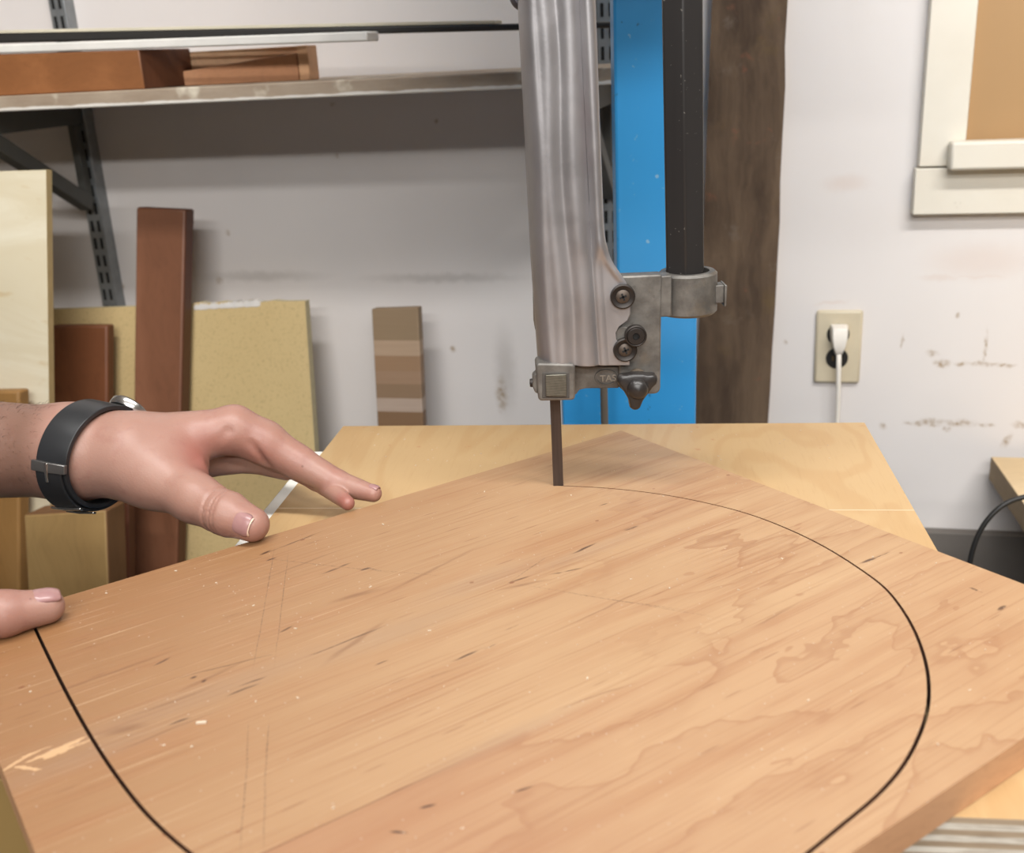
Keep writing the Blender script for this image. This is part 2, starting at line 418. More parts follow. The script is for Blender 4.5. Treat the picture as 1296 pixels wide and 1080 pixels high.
# ================================================================= LUMBER LEANING ON THE WALL
LN = (WNV - UP * LK).normalized()       # into the wall, normal of the leaning planes
LD = (Vector((0, 0, -1)) - LN * Vector((0, 0, -1)).dot(LN)).normalized()
def leaner(name, mats, tl, tr, off, thick, label, cat='board', slope=(0, 0), bevel=.0015, tmat=None, group=None, jag=None, bottom=0.0):
    """tl, tr: pixels of the top front corners; side edges slope sideways by slope (m per m down)"""
    a, b = lean(tl[0], tl[1], off), lean(tr[0], tr[1], off)
    def foot(q, s):
        L = (q.z - bottom - thick * LK) / -LD.z; return q + LD * L + WXV * (s * L)
    c, d = foot(b, slope[1]), foot(a, slope[0])
    top = [a, b]
    if jag:
        n = 26; top = []
        for i in range(n + 1):
            f = i / n; q = a.lerp(b, f)
            if jag[0] < f < jag[1]: q = q + LD * (-random.uniform(.0, .006))
            top.append(q)
    mb = MB().prism(top + [c, d], LN * thick, 0, 1 if isinstance(mats, (list, tuple)) and len(mats) > 1 else 0)
    o = mb.build(name, mats, bevel=bevel, tri=bool(jag))
    return tag(o, label, cat, group)
mdf = NT('tan_particleboard'); _c = mdf.mix(mdf.noise(mdf.obj, 5, 3), lin((200, 174, 122)), lin((220, 196, 144)))
_c = mdf.mix(mdf.math('MULTIPLY', mdf.rng(mdf.noise(mdf.obj, 260, 3), .5, .8), .4), _c, lin((120, 96, 56))); mdf = mdf.fin(_c, .7)
mdfe = simple('pale_particleboard_edge', (214, 200, 160), .8, 0, .1, 80)
leaner('particleboard_sheet', [mdf, mdfe], (52, 392), (386, 381), .045, .018, 'wide tan particleboard sheet with pale edges leaning on the wall behind the reddish boards', 'sheet', (0, -.0), bevel=0, jag=(.5, .93))
# torn white laminate strip along the top
_a, _b = lean(246, 392, .0445), lean(330, 387, .0445)
tl = MB(); N = 30
for i in range(N):
    f0, f1 = i / N, (i + 1) / N
    q0, q1 = _a.lerp(_b, f0) - LN * .0015 - LD * .002, _a.lerp(_b, f1) - LN * .0015 - LD * .002
    h0, h1 = random.uniform(.004, .009), random.uniform(.004, .009)
    tl.hexa([q0 - LD * h0 * -.4, q1 - LD * h1 * -.4, q1 + LN * .017 + LD * .002, q0 + LN * .017 + LD * .002,
             q0 - LD * h0, q1 - LD * h1, q1 - LD * h1 + LN * .017, q0 - LD * h0 + LN * .017])
wl_ = simple('torn_white_laminate', (226, 222, 216), .6, 0, .1, 100)
sheet = bpy.data.objects['particleboard_sheet']
o = tl.build('torn_laminate_edge', wl_, sheet); o['label'] = 'torn white laminate along the top edge'
rb1 = wood('red_brown_board_wood', (120, 72, 44), (150, 94, 60), 'z', 7, 40, .5, .45, .12)
rb2 = wood('tall_reddish_wood', (126, 82, 58), (148, 100, 74), 'z', 8, 50, .5, .3, .1)
rb2e = wood('tall_reddish_edge', (92, 52, 34), (110, 66, 46), 'z', 8, 50, .5, .3, .1)
leaner('reddish_board', [rb2, rb2e], (172, 262), (235, 265), .085, .030, 'tallest narrow reddish-brown board leaning upright in front of the particleboard sheet', 'board', (-.125, -.125), .004)
leaner('dark_red_board', [rb1, rb1], (64, 412), (136, 412), .09, .022, 'shorter dark red-brown board with black figure leaning behind the watch', 'board', (-.12, -.12), .004)
plyf = NT('pale_birch_plywood_face')
_w = plyf.noise(plyf.map(plyf.obj, (1, 1, 4)), 3.5, 5, .6, 1.2)
_c = plyf.mix(plyf.rng(_w, .35, .7), lin((228, 216, 186)), lin((240, 232, 208))); _c = plyf.mix(plyf.math('MULTIPLY', plyf.rng(plyf.noise(plyf.map(plyf.obj, (1, 1, 3)), 12, 4), .6, .7), .5), _c, lin((206, 176, 120))); plyf = plyf.fin(_c, .55)
plye = simple('plywood_edge', (206, 180, 130), .7, 0, .1, 60)
leaner('plywood_sheet', [plyf, plye], (-170, 222), (58, 215), .245, .015, 'pale birch plywood sheet standing at the far left under the shelf bracket', 'sheet', (-.12, -.12), bevel=.0008)
lt1 = wood('light_tan_board_wood', (160, 118, 66), (184, 144, 90), 'z', 7, 40, .55, .3, .1)
lt2 = wood('block_tan_wood', (160, 128, 80), (182, 150, 98), 'z', 6, 40, .6, .15, .1)
lt2e = wood('block_tan_edge', (118, 82, 52), (136, 98, 64), 'z', 6, 40, .6, .2, .1)
leaner('tan_board', [lt1, lt1], (-60, 496), (24, 495), .29, .026, 'light tan board under the forearm, cut off by the left side of the photo', 'board', (-.14, -.14), .004)
leaner('stout_tan_block', [lt2, lt2e], (30, 652), (134, 646), .35, .05, 'short stout pale tan block with flat top standing below the watch', 'block', (-.08, -.08), .003)
leaner('brown_offcut', [rb2e, rb2e], (128, 598), (162, 598), .165, .02, 'narrow brown offcut between the pale block and the tallest reddish board', 'offcut', (-.1, -.1), .002)
#leaner('tan_offcut', [lt1, lt1], (10, 560), (40, 560), .21, .012, 'slim tan offcut behind the short pale block', 'offcut', (0, 0), .002) if False else None

# striped laminated block
lam = NT('striped_laminated_wood')
z = lam.sep(lam.obj)[2]; cr = lam.n('ShaderNodeValToRGB'); lam.l(lam.rng(z, .60, .935, 0, 1, False), cr.inputs[0]); cr.color_ramp.interpolation = 'CONSTANT'
stops = [(0, (150, 118, 88)), (.1, (176, 140, 106)), (.2, (196, 166, 138)), (.3, (150, 116, 82)), (.385, (188, 168, 150)), (.475, (140, 112, 84)), (.575, (162, 130, 100)), (.68, (158, 126, 92)), (.77, (182, 152, 122)), (.84, (140, 116, 88))]
el = cr.color_ramp.elements
zz = lambda yy: (lean(505, yy, .045).z - .60) / .335
bands = [(700, (150, 118, 88)), (600, (176, 140, 106)), (537, (128, 98, 68)), (522, (128, 98, 70)), (505, (184, 164, 148)), (487, (142, 116, 90)), (470, (160, 130, 104)), (451, (156, 124, 94)), (432, (182, 156, 130)), (388, (148, 126, 98))]
fs = [(max(0, zz(b_[0])), b_[1]) for b_ in bands]
el[0].position = 0; el[0].color = lin((150, 118, 88)); el[1].position = .05; el[1].color = lin((176, 140, 106))
prev = .1
for i in range(2, len(bands)):
    e = el.new(max(prev, zz(bands[i - 1][0] if i > 1 else 700))); e.color = lin(bands[i][1]); prev = e.position
_c = lam.mix(lam.math('MULTIPLY', lam.noise(lam.map(lam.obj, (1, 1, 14)), 12, 4), .35), cr.outputs[0], lin((120, 92, 66))); lam = lam.fin(_c, .6)
a, b = lean(470, 391, .045), lean(529, 389, .045)
L = 0.90
c_, d_ = b + LD * ((b.z - .003) / -LD.z), a + LD * ((a.z - .003) / -LD.z)
o = MB().prism([a, b, c_, d_], LN * .022).build('laminated_offcut', lam, bevel=.002, origin=(0, 0, 0))
tag(o, 'narrow upright offcut of striped laminated wood leaning on the wall left of the blade guard', 'offcut')

# ================================================================= RIGHT SIDE: OUTLET, CORD, BENCH
cream = simple('aged_cream_plastic', (206, 194, 168), .45, 0, .08, 30)
blackp = simple('black_socket_plastic', (28, 26, 24), .5)
oc = onwall(1061, 438, 0)
ox, oz = float(np.array(oc) @ WX), oc.z
root = empty('wall_socket', wall_pt(ox, oz, .0), 'cream double wall socket plate with the white plug in its upper socket', 'socket')
slab('cover_plate', cream, ox - .0355, ox + .034, .0005, .009, oz - .059, oz + .059, .005, root)
for dz, nm in ((.021, 'socket_face'), (-.0175, 'socket_face')):
    c0 = wall_pt(ox - .002, oz + dz, .0091)
    MB().lathe(c0, -WNV, [(0, .0012), (.0165, .0012), (.017, 0)], 28).build(nm, blackp, root)
for sx in (-.006, .006):
    MB().box(wall_pt(ox - .002 + sx, oz - .0175, .0106), WXV * .0012, WNV * .0003, UP * .004).build('socket_slot', simple('brass_contact', (120, 100, 70), .4, .8), root)
wcord = simple('white_flexible_cord', (236, 230, 220), .4, 0, .03, 30)
root = empty('power_plug', wall_pt(ox, oz + .02, .012), 'white plug with its white cord hanging down from the cream wall socket', 'plug')
px0 = ox - .001
pl = MB(); rows = []
for zz_, w, dpt in ((.038, .0125, .012), (.036, .0135, .022), (.022, .0135, .026), (.008, .011, .026), (-.003, .0065, .022), (-.008, .0055, .016)):
    rows.append([wall_pt(px0 - w, oz + zz_, .0108), wall_pt(px0 - w * .8, oz + zz_, .0108 + dpt), wall_pt(px0 + w * .8, oz + zz_, .0108 + dpt), wall_pt(px0 + w, oz + zz_, .0108), wall_pt(px0 - w, oz + zz_, .0108)])
pl.grid(rows); pl.f.append((0, 1, 2, 3)); pl.m.append(0); n_ = len(pl.v) - 5; pl.f.append((n_ + 3, n_ + 2, n_ + 1, n_)); pl.m.append(0)
pl.build('plug_body', wcord, root, bevel=.0015)
path = [wall_pt(px0 + .000, oz + .004, .026), wall_pt(px0 + .001, oz - .03, .030), wall_pt(px0 + .003, oz - .08, .026), wall_pt(px0 + .004, oz - .14, .022), wall_pt(px0 + .006, oz - .22, .026), wall_pt(px0 + .0, oz - .4, .03), wall_pt(px0 - .02, .12, .035), wall_pt(px0 - .08, .02, .06), wall_pt(px0 - .3, .006, .12)]
MB().tube(path, .0038, 10).build('cord', wcord, root, smooth=True)

# bench top at right
bw = wood('pale_bench_wood', (206, 180, 140), (226, 202, 164), 'x', 6, 40, .6, .12, .1)
bwe = wood('bench_edge_wood', (132, 112, 84), (156, 134, 102), 'y', 6, 40, .7, .3, .1)
bl = onwall(1254, 578, .03); bz = bl.z; blx = float(np.array(bl) @ WX)
bl2 = onz(1296, 638, bz)
offb = WC - float(WN @ np.array(bl2)); bx2 = float(np.array(bl2) @ WX)
kx = (bx2 - blx) / (offb - .03)
th = bz - onwall(1250, 606, .03).z
root = empty('workbench', wall_pt(blx + .5, 0, .3), 'pale wooden bench top against the wall at the right side, black cable over it', 'workbench')
fr = .62
p = [wall_pt(blx, bz - th, .03), wall_pt(blx + 1.3, bz - th, .03), wall_pt(blx + 1.3, bz - th, fr), wall_pt(blx + kx * (fr - .03), bz - th, fr)]
q = [v_ + UP * th for v_ in p]
mb = MB().hexa(p + q); mb.m = [0, 0, 1, 1, 1, 1]
mb.build('bench_top', [bw, bwe], root, bevel=.0015)
for lx, lo in ((blx + .16, .10), (blx + 1.2, .10), (blx + .16, fr - .08), (blx + 1.2, fr - .08)):
    slab('leg', bwe, lx - .03, lx + .03, lo - .03, lo + .03, 0, bz - th - .0005, .002, root)
# black cable curling over the bench edge
ck = simple('black_cable_rubber', (30, 29, 28), .5, 0, .05, 30)
off_c = .42
cp = [at(1226, 740, 1.20), at(1227, 716, 1.20), at(1233, 690, 1.20), at(1243, 668, 1.20), at(1257, 650, 1.20), at(1274, 637, 1.20), at(1296, 629.5, 1.20), at(1330, 626, 1.19), at(1390, 640, 1.18)]
e0 = cp[0]; 
pre = [Vector((e0.x + .10, e0.y + .05, .008)), Vector((e0.x - .02, e0.y + .02, .012)), Vector((e0.x - .045, e0.y, .12)), Vector((e0.x - .02, e0.y, .4))]
def smooth_path(pts, n=8):
    out = []; P_ = [pts[0]] + list(pts) + [pts[-1]]
    for i in range(1, len(P_) - 2):
        p0, p1, p2, p3 = P_[i - 1:i + 3]
        for k in range(n):
            t = k / n
            out.append(.5 * ((2 * p1) + (p2 - p0) * t + (2 * p0 - 5 * p1 + 4 * p2 - p3) * t * t + (3 * p1 - p0 - 3 * p2 + p3) * t ** 3))
    out.append(P_[-2]); return out
lastp = cp[-1]
cp += [Vector((lastp.x + .06, lastp.y, bz + .012)), Vector((lastp.x + .12, lastp.y + .02, bz + .0035)), Vector((lastp.x + .4, lastp.y + .05, bz + .0035))]
o = MB().tube(smooth_path(pre + cp), .0032, 10).build('black_cable', ck, smooth=True)
tag(o, 'thin black cable curving up beside the pale bench at the right side', 'cable')

# ================================================================= PLYWOOD TABLE
ply = NT('birch_plywood_top')
v = ply.map(ply.obj, (1, .35, 1))
w = ply.noise(v, 4.2, 3, .5, .9)
rings = ply.math('SINE', ply.math('MULTIPLY', w, 60))
_c = ply.mix(ply.noise(ply.obj, 2.5, 3), lin((206, 168, 116)), lin((220, 186, 138)))
_c = ply.mix(ply.math('MULTIPLY', ply.rng(rings, .1, 1), .28), _c, lin((196, 150, 96)))
_c = ply.mix(ply.math('MULTIPLY', ply.rng(ply.noise(ply.map(ply.obj, (40, 3, 40)), 9, 3), .5, .8), .2), _c, lin((180, 138, 88)))
_c = ply.mix(ply.math('MULTIPLY', ply.rng(ply.noise(ply.obj, 60, 3), .68, .74), .5), _c, lin((196, 120, 70)))
ply.bump(ply.noise(ply.map(ply.obj, (10, 1, 1)), 60, 3), .12, .0004); ply = ply.fin(_c, .42, mul=.66)
pe = NT('plywood_layers')
z = pe.sep(pe.obj)[2]
wv = pe.math('SINE', pe.math('MULTIPLY', z, 2 * math.pi / .0072))
nn = pe.noise(pe.map(pe.obj, (1, 1, 8)), 30, 5)
_c = pe.mix(pe.rng(wv, -.25, .25), lin((166, 146, 122)), lin((214, 206, 192)))
_c = pe.mix(pe.math('MULTIPLY', pe.rng(nn, .5, .72), .5), _c, lin((128, 108, 86)))
pe.bump(nn, .4, .001); pe = pe.fin(_c, .7)
TAB_ANG = -0.1100
A_ = onz(434.5, 539.5, TT); B_ = onz(1094, 535, TT); N_ = onz(1250, 1036.3, TT)
tx = (B_ - A_).normalized(); ty = Vector((-tx.y, tx.x, 0))
tw = (B_ - A_).length; td = -(N_ - A_).dot(ty)
PT = .0245
NEAR = A_ - ty * td
mb = MB().hexa([NEAR - UP * PT, NEAR + tx * tw - UP * PT, B_ - UP * PT, A_ - UP * PT, NEAR, NEAR + tx * tw, B_, A_])
# slot for the blade left out of the boxes: the blade runs in a sawn slot from the right side
BX = onz(707, 615, BT)        # where the blade meets the board
BLX0, BLX1 = at(701, 611, .817).x, at(714, 615, .817).x
def loc2(p): q = Vector(p) - A_; return q.dot(tx), q.dot(ty)
bu, bv = loc2((BX.x, .817, TT))
hw, hh_ = .0065, .0022
outer = [(0, -td), (bu - .0006, -td), (bu - .0006, bv - hh_), (bu - hw, bv - hh_), (bu - hw, bv + hh_), (bu + hw, bv + hh_), (bu + hw, bv - hh_), (bu, bv - hh_), (bu, -td), (tw, -td), (tw, 0), (0, 0)]
me = bpy.data.meshes.new('plywood_table')
mb = MB().prism([(x_, y_, 0) for x_, y_ in outer], (0, 0, -PT), 0, 1)
me.from_pydata(mb.v, [], mb.f)
for p_, m_ in zip(me.polygons, mb.m): p_.material_index = m_
me.materials.append(ply); me.materials.append(pe)
bm = bmesh.new(); bm.from_mesh(me); bmesh.ops.triangulate(bm, faces=[f for f in bm.faces if len(f.verts) > 4]); bmesh.ops.recalc_face_normals(bm, faces=bm.faces); bm.to_mesh(me); bm.free()
tab = bpy.data.objects.new('plywood_table', me); COL.objects.link(tab)
tab.matrix_world = Matrix(((tx.x, ty.x, 0, A_.x), (tx.y, ty.y, 0, A_.y), (0, 0, 1, TT), (0, 0, 0, 1)))
tag(tab, 'pale birch plywood auxiliary table under the reddish board, layered edge showing at lower right', 'table')
# scratch line over the ply and white strip on its left edge
def tl2(px, py): return loc2(onz(px, py, TT))
ln = MB(); s0 = tl2(330, 637); s1 = tl2(1172, 653)
yy = (s0[1] + s1[1]) / 2
ln.hexa([(0.0, yy - .0007, .0000), (tw, yy - .0007, .0000), (tw, yy + .0007, .0000), (0.0, yy + .0007, .0000),
         (0.0, yy - .0007, .00015), (tw, yy - .0007, .00015), (tw, yy + .0007, .00015), (0.0, yy + .0007, .00015)])
def local_child(mb, name, mat, parent, bevel=0):
    me = bpy.data.meshes.new(name); me.from_pydata(mb.v, [], mb.f); me.materials.append(mat)
    o = bpy.data.objects.new(name, me); COL.objects.link(o); o.parent = parent
    if bevel:
        m_ = o.modifiers.new('b', 'BEVEL'); m_.width = bevel; m_.segments = 2
        for p_ in me.polygons: p_.use_smooth = True
        me.set_sharp_from_angle(angle=.6)
    return o
local_child(ln, 'scratch_line', simple('pale_scratch', (198, 176, 146), .5), tab)
ws = MB(); y1 = tl2(404, 569)[1]
ws.hexa([(-.013, -td * .9, -PT), (-.0004, -td * .9, -PT), (-.0004, y1, -PT), (-.013, y1, -PT), (-.013, -td * .9, -.002), (-.0004, -td * .9, -.002), (-.0004, y1, -.002), (-.013, y1, -.002)])
o = local_child(ws, 'edge_strip', simple('white_melamine', (232, 230, 222), .3, 0, .05, 30), tab, .001)
o['label'] = 'white strip along the left edge'

# ================================================================= WORKPIECE
AB = 0.590653
U = Vector((math.cos(AB), math.sin(AB), 0)); V = Vector((-math.sin(AB), math.cos(AB), 0))
FAR = onz(780, 547, BT)
def bl_(px, py):
    q = onz(px, py, BT) - FAR; return (q.dot(U), q.dot(V))
W0, W1, V0, V1 = -.569, .006, -.4885, 0.0
KW = .0009                                # half kerf
kpx = [(45, 797), (75, 860), (110, 925), (140, 972), (165, 1006), (185, 1030), (210, 1055), (240, 1080)]
kpx2 = [(1023, 1080), (1067, 1043), (1100, 1017), (1127, 990), (1150, 960), (1167, 923), (1174.5, 897), (1176, 870), (1173, 843), (1163, 810), (1148, 780), (1127, 751), (1108, 734),
        (1076, 712), (1030, 684), (960, 654), (907, 639.6), (847.5, 627), (788, 619.6), (745, 616.4), (709, 615)]
K1 = [bl_(*q) for q in kpx]; K2 = [bl_(*q) for q in kpx2]
d0 = (K1[0][0] - K1[1][0], K1[0][1] - K1[1][1])
tt = (V1 - K1[0][1]) / d0[1]; start = (K1[0][0] + d0[0] * tt, V1)
def unit(a, b):
    d = (b[0] - a[0], b[1] - a[1]); L = math.hypot(*d); return (d[0] / L, d[1] / L)
ta = unit(K1[-2], K1[-1]); tb = unit(K2[1], K2[0])
gap = math.hypot(K2[0][0] - K1[-1][0], K2[0][1] - K1[-1][1])
c1 = (K1[-1][0] + ta[0] * gap * .38, K1[-1][1] + ta[1] * gap * .38); c2 = (K2[0][0] + tb[0] * gap * .38, K2[0][1] + tb[1] * gap * .38)
mid = []
for i in range(1, 14):
    t_ = i / 14; a_, b_, c_, d_ = (1 - t_) ** 3, 3 * t_ * (1 - t_) ** 2, 3 * t_ * t_ * (1 - t_), t_ ** 3
    mid.append(tuple(a_ * K1[-1][j] + b_ * c1[j] + c_ * c2[j] + d_ * K2[0][j] for j in (0, 1)))
ctrl = [Vector((x_, y_, 0)) for x_, y_ in [start] + K1 + mid + K2]
# two smoothing passes, then resample
path = smooth_path(ctrl, 4)
for _ in range(6):
    path = [path[0]] + [(path[i - 1] + path[i] * 2 + path[i + 1]) / 4 for i in range(1, len(path) - 1)] + [path[-1]]
Lf, Rt = [], []
for i, p_ in enumerate(path):
    t_ = (path[min(i + 1, len(path) - 1)] - path[max(i - 1, 0)]).normalized(); n_ = Vector((-t_.y, t_.x, 0))
    fr_i = i / (len(path) - 1); w_ = .00104 - .00048 * max(0, min(1, (fr_i - .72) / .2))
    Lf.append(p_ + n_ * w_); Rt.append(p_ - n_ * w_)
Lf[0].y = Rt[0].y = V1
# end of the kerf: room for the blade
e = path[-1]; t_ = (path[-1] - path[-3]).normalized()
ba = bl_(700.2, 615.2); bb_ = bl_(714.5, 615.4)
bladeU, bladeV = (ba[0] + bb_[0]) / 2, (ba[1] + bb_[1]) / 2
while (path[-1] - Vector((bladeU, bladeV, 0))).length < .0 : path.pop()
tip = [Lf[-1] + t_ * .0055, Rt[-1] + t_ * .0055]
# outline, counter-clockwise: start on the far-left edge (v = V1)
right_of_start = Lf[0] if Lf[0].x > Rt[0].x else Rt[0]
if Lf[0].x > Rt[0].x: inner, outer_ = Lf, Rt; tipo = [tip[0], tip[1]]
else: inner, outer_ = Rt, Lf; tipo = [tip[1], tip[0]]
outline = [Vector((W1, V1, 0))] + [inner[i] for i in range(len(inner))] + tipo + [outer_[i] for i in reversed(range(len(outer_)))]
outline += [Vector((W0, V1, 0)), Vector((W0, V0, 0)), Vector((W1, V0, 0))]

wb = NT('cherry_board')
u_, v_, z_ = wb.sep(wb.obj)[:3]
o_ = wb.obj
lowf = wb.noise(wb.map(o_, (1.0, 3.0, 1)), 3.2, 3, .5)
col = wb.mix(wb.rng(lowf, .3, .7), lin((200, 158, 112)), lin((216, 176, 130)))
# wood runs redder left, paler right, with the dimmer left light painted in
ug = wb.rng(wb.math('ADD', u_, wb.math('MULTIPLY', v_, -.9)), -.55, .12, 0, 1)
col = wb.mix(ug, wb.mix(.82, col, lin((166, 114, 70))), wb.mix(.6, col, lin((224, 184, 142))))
# broad bands and fine lines along the grain
vv = wb.map(o_, (.55, 9, 1)); warp = wb.vm('SCALE', wb.vm('SUBTRACT', wb.noise(wb.map(o_, (1, 2.2, 1)), 3.0, 2, col=True), (.5, .5, .5)), .35)
vv = wb.vm('ADD', vv, warp)
band = wb.noise(vv, 4.5, 5, .6)
col = wb.mix(wb.math('MULTIPLY', wb.rng(band, .45, .72), .45), col, lin((184, 126, 84)))
fine = wb.noise(wb.map(o_, (2.2, 130, 1)), 3.0, 4, .6)
col = wb.mix(wb.math('MULTIPLY', wb.rng(fine, .5, .72), .5), col, lin((166, 112, 74)))
fine2 = wb.noise(wb.map(o_, (3.0, 190, 1), (3, 1, 0)), 3.0, 3, .6)
col = wb.mix(wb.math('MULTIPLY', wb.rng(fine2, .58, .70), .5), col, lin((232, 194, 152)))
# cathedral growth lines, mostly at the near right
fw = wb.noise(wb.map(o_, (1.1, 2.6, 1), (.3, .1, 0)), 4.2, 4, .55, .4)
rg = wb.math('FRACT', wb.math('ADD', wb.math('MULTIPLY', fw, 6.0), wb.math('MULTIPLY', v_, 16)))
lnm = wb.math('MULTIPLY', wb.math('ADD', wb.math('MULTIPLY', wb.rng(rg, .2, .95), .45), wb.math('MULTIPLY', wb.rng(rg, .84, .96), .75)), wb.rng(rg, 1.0, .975))
cm = wb.math('MAXIMUM', wb.rng(v_, -.322, -.330), wb.rng(wb.math('ADD', u_, wb.math('MULTIPLY', v_, -.3)), -.22, -.02))
cm = wb.math('MULTIPLY', cm, wb.rng(wb.math('MULTIPLY', v_, -1.0), .06, .22, .35, 1))
col = wb.mix(wb.math('MULTIPLY', wb.math('MULTIPLY', lnm, cm), .42), col, lin((178, 126, 88)))
# near stave slightly pinker past the glue line
col = wb.mix(wb.math('MULTIPLY', wb.rng(v_, -.3253, -.3262), wb.rng(u_, -.30, -.42, .18, .5)), col, lin((192, 138, 102)))
seam = wb.math('MULTIPLY', wb.math('MULTIPLY', wb.rng(v_, -.3268, -.3260), wb.rng(v_, -.3249, -.3256)), wb.rng(u_, -.35, -.42))
col = wb.mix(wb.math('MULTIPLY', seam, .5), col, lin((120, 76, 50)))
# blueish-grey mineral clouds
g_ = [bl_(610, 735) + (.05, .012, 0), bl_(740, 700) + (.05, .007, 0), bl_(230, 890) + (.1, .012, 0), bl_(640, 935) + (.05, .006, 0), bl_(100, 960) + (.06, .01, 0), bl_(500, 800) + (.06, .012, 0)]
col = wb.mix(wb.math('MULTIPLY', wb.blobs(o_, g_, 2, (1.6, .1)), .2), col, lin((180, 156, 134)))
# dark mineral streaks: (pixel start, pixel end, half width m)
nz = wb.vm('SCALE', wb.vm('SUBTRACT', wb.noise(wb.map(o_, (.4, 1, 1)), 60, 3, col=True), (.5, .5, .5)), .006)
dv = wb.vm('ADD', o_, nz)
def st(x0, y0, x1, y1, w):
    a, b = bl_(x0, y0), bl_(x1, y1); L = math.hypot(b[0] - a[0], b[1] - a[1])
    return ((a[0] + b[0]) / 2, (a[1] + b[1]) / 2, L * .62, w * .95, math.atan2(b[1] - a[1], b[0] - a[0]))
strong = [st(330, 702, 342, 697, .0012), (st(342, 698, 403, 674, .0005)), st(412, 725, 440, 714, .0011), st(336, 710, 348, 706, .0012), st(576, 835, 610, 821, .0013), st(612, 822, 628, 815, .0004),
          st(728, 700, 752, 689, .0013), st(790, 671, 806, 666, .0018), st(700, 727, 734, 720, .0008), st(660, 790, 640, 798, .0003), st(645, 737, 668, 730, .0007), st(760, 640, 772, 636, .0006),
          st(292, 880, 324, 868, .0012), st(306, 868, 332, 858, .0008), st(215, 918, 238, 909, .0009), st(196, 842, 214, 833, .0010), st(242, 859, 250, 856, .0014), st(256, 864, 262, 861, .0010),
          st(354, 800, 368, 793, .0010), st(395, 830, 480, 795, .0006), st(534, 1023, 551, 1019, .0013), st(655, 1002, 675, 995, .0008), st(494, 1052, 514, 1054, .0010), st(232, 856, 345, 829, .0004),
          st(1091, 712, 1108, 706, .0013), st(1228, 745, 1242, 750, .0012), st(1263, 772, 1270, 766, .0016), st(1108, 706, 1125, 700, .0006), st(545, 858, 565, 850, .0004), st(475, 842, 489, 837, .0006), st(458, 722, 468, 719, .0012)]
soft_ = [st(136, 928, 182, 918, .0032), st(420, 833, 478, 792, .0022), st(170, 906, 262, 872, .0012), st(232, 874, 300, 842, .0018), st(428, 760, 475, 747, .003), st(688, 735, 640, 745, .0016), st(500, 745, 590, 700, .002), st(1000, 768, 960, 790, .001), st(720, 892, 790, 870, .001), st(700, 800, 830, 742, .0009), st(340, 730, 420, 700, .0012), st(60, 880, 200, 830, .0014), st(130, 960, 260, 905, .001)]
brk = wb.rng(wb.noise(wb.map(o_, (60, 400, 1)), 1.0, 3), .30, .5)
col = wb.mix(wb.math('MULTIPLY', wb.blobs(dv, soft_, 2, (1.5, .2)), .42), col, lin((134, 86, 58)))
col = wb.mix(wb.math('MULTIPLY', wb.math('MULTIPLY', wb.blobs(dv, strong, 2, (1.25, .45)), brk), .85), col, lin((86, 54, 42)))
# random short dashes along the grain
vo = wb.map(o_, (22, 240, 1)); vd = wb.vor(vo, 1.0); vc = wb.vor(vo, 1.0, 'Color')
das = wb.math('MULTIPLY', wb.rng(vd, .22, .1), wb.rng(wb.sep(vc)[0], .84, .86))
col = wb.mix(wb.math('MULTIPLY', das, .4), col, lin((140, 88, 60)))
# pale tear-out near the left corner
to = [st(6, 974, 36, 957, .0010), st(30, 958, 62, 946, .0007), st(42, 962, 100, 937, .0019), st(80, 951, 118, 935, .0007), st(22, 971, 48, 974, .0013), st(55, 958, 70, 955, .0025), st(70, 953, 86, 946, .0026)]
tv = wb.vm('ADD', o_, wb.vm('SCALE', wb.vm('SUBTRACT', wb.noise(wb.map(o_, (1, 3, 1)), 150, 2, col=True), (.5, .5, .5)), .004))
col = wb.mix(wb.math('MULTIPLY', wb.blobs(tv, to, 2, (1.15, 1.0)), .9), col, lin((244, 198, 148)))
# pencil lines
pm = wb.vm('ADD', o_, wb.vm('SCALE', wb.vm('SUBTRACT', wb.noise(o_, 40, 2, col=True), (.5, .5, .5)), .0012))
pen = [st(345, 708, 336, 762, .0003), st(336, 762, 324, 826, .0003), st(363, 716, 351, 812, .00025), st(345, 708, 470, 722, .00028), (st(466, 719, 479, 722, .0006)), st(481, 722, 545, 728, .0002),
       st(314, 928, 312, 975, .0003), st(312, 975, 305, 1060, .0003), st(340, 924, 336, 975, .00032), st(336, 975, 334, 1060, .00025), st(690, 745, 868, 775, .00025), st(740, 754, 850, 770, .00025), st(648, 735, 685, 710, .0003)]
pbr = wb.rng(wb.noise(o_, 420, 2), .42, .58)
pmk = wb.math('MULTIPLY', wb.blobs(pm, pen, 2, (1.5, .8)), wb.math('MAXIMUM', pbr, .35))
col = wb.mix(wb.math('MULTIPLY', pmk, .6), col, lin((84, 66, 58)))
# little pits and specks of light dust
sp = wb.vor(o_, 230); spc = wb.sep(wb.vor(o_, 230, 'Color'))
spk = wb.math('MULTIPLY', wb.rng(sp, .15, .09), wb.rng(spc[0], .80, .81))
col = wb.mix(wb.math('MULTIPLY', spk, .75), col, lin((228, 204, 180)))
sp2 = wb.vor(wb.map(o_, (.7, 1, 1), (5, 3, 0)), 50); spc2 = wb.sep(wb.vor(wb.map(o_, (.7, 1, 1), (5, 3, 0)), 50, 'Color'))
spk2 = wb.math('MULTIPLY', wb.rng(sp2, .08, .05), wb.rng(spc2[1], .72, .74))
col = wb.mix(wb.math('MULTIPLY', spk2, .6), col, lin((140, 74, 44)))
wb.bump(wb.math('ADD', fine, wb.math('MULTIPLY', band, .6)), .10, .0004)
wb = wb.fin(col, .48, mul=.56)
kin = wood('dark_kerf_side', (70, 40, 24), (96, 58, 36), 'x', 6, 40, .8, .3, .1)
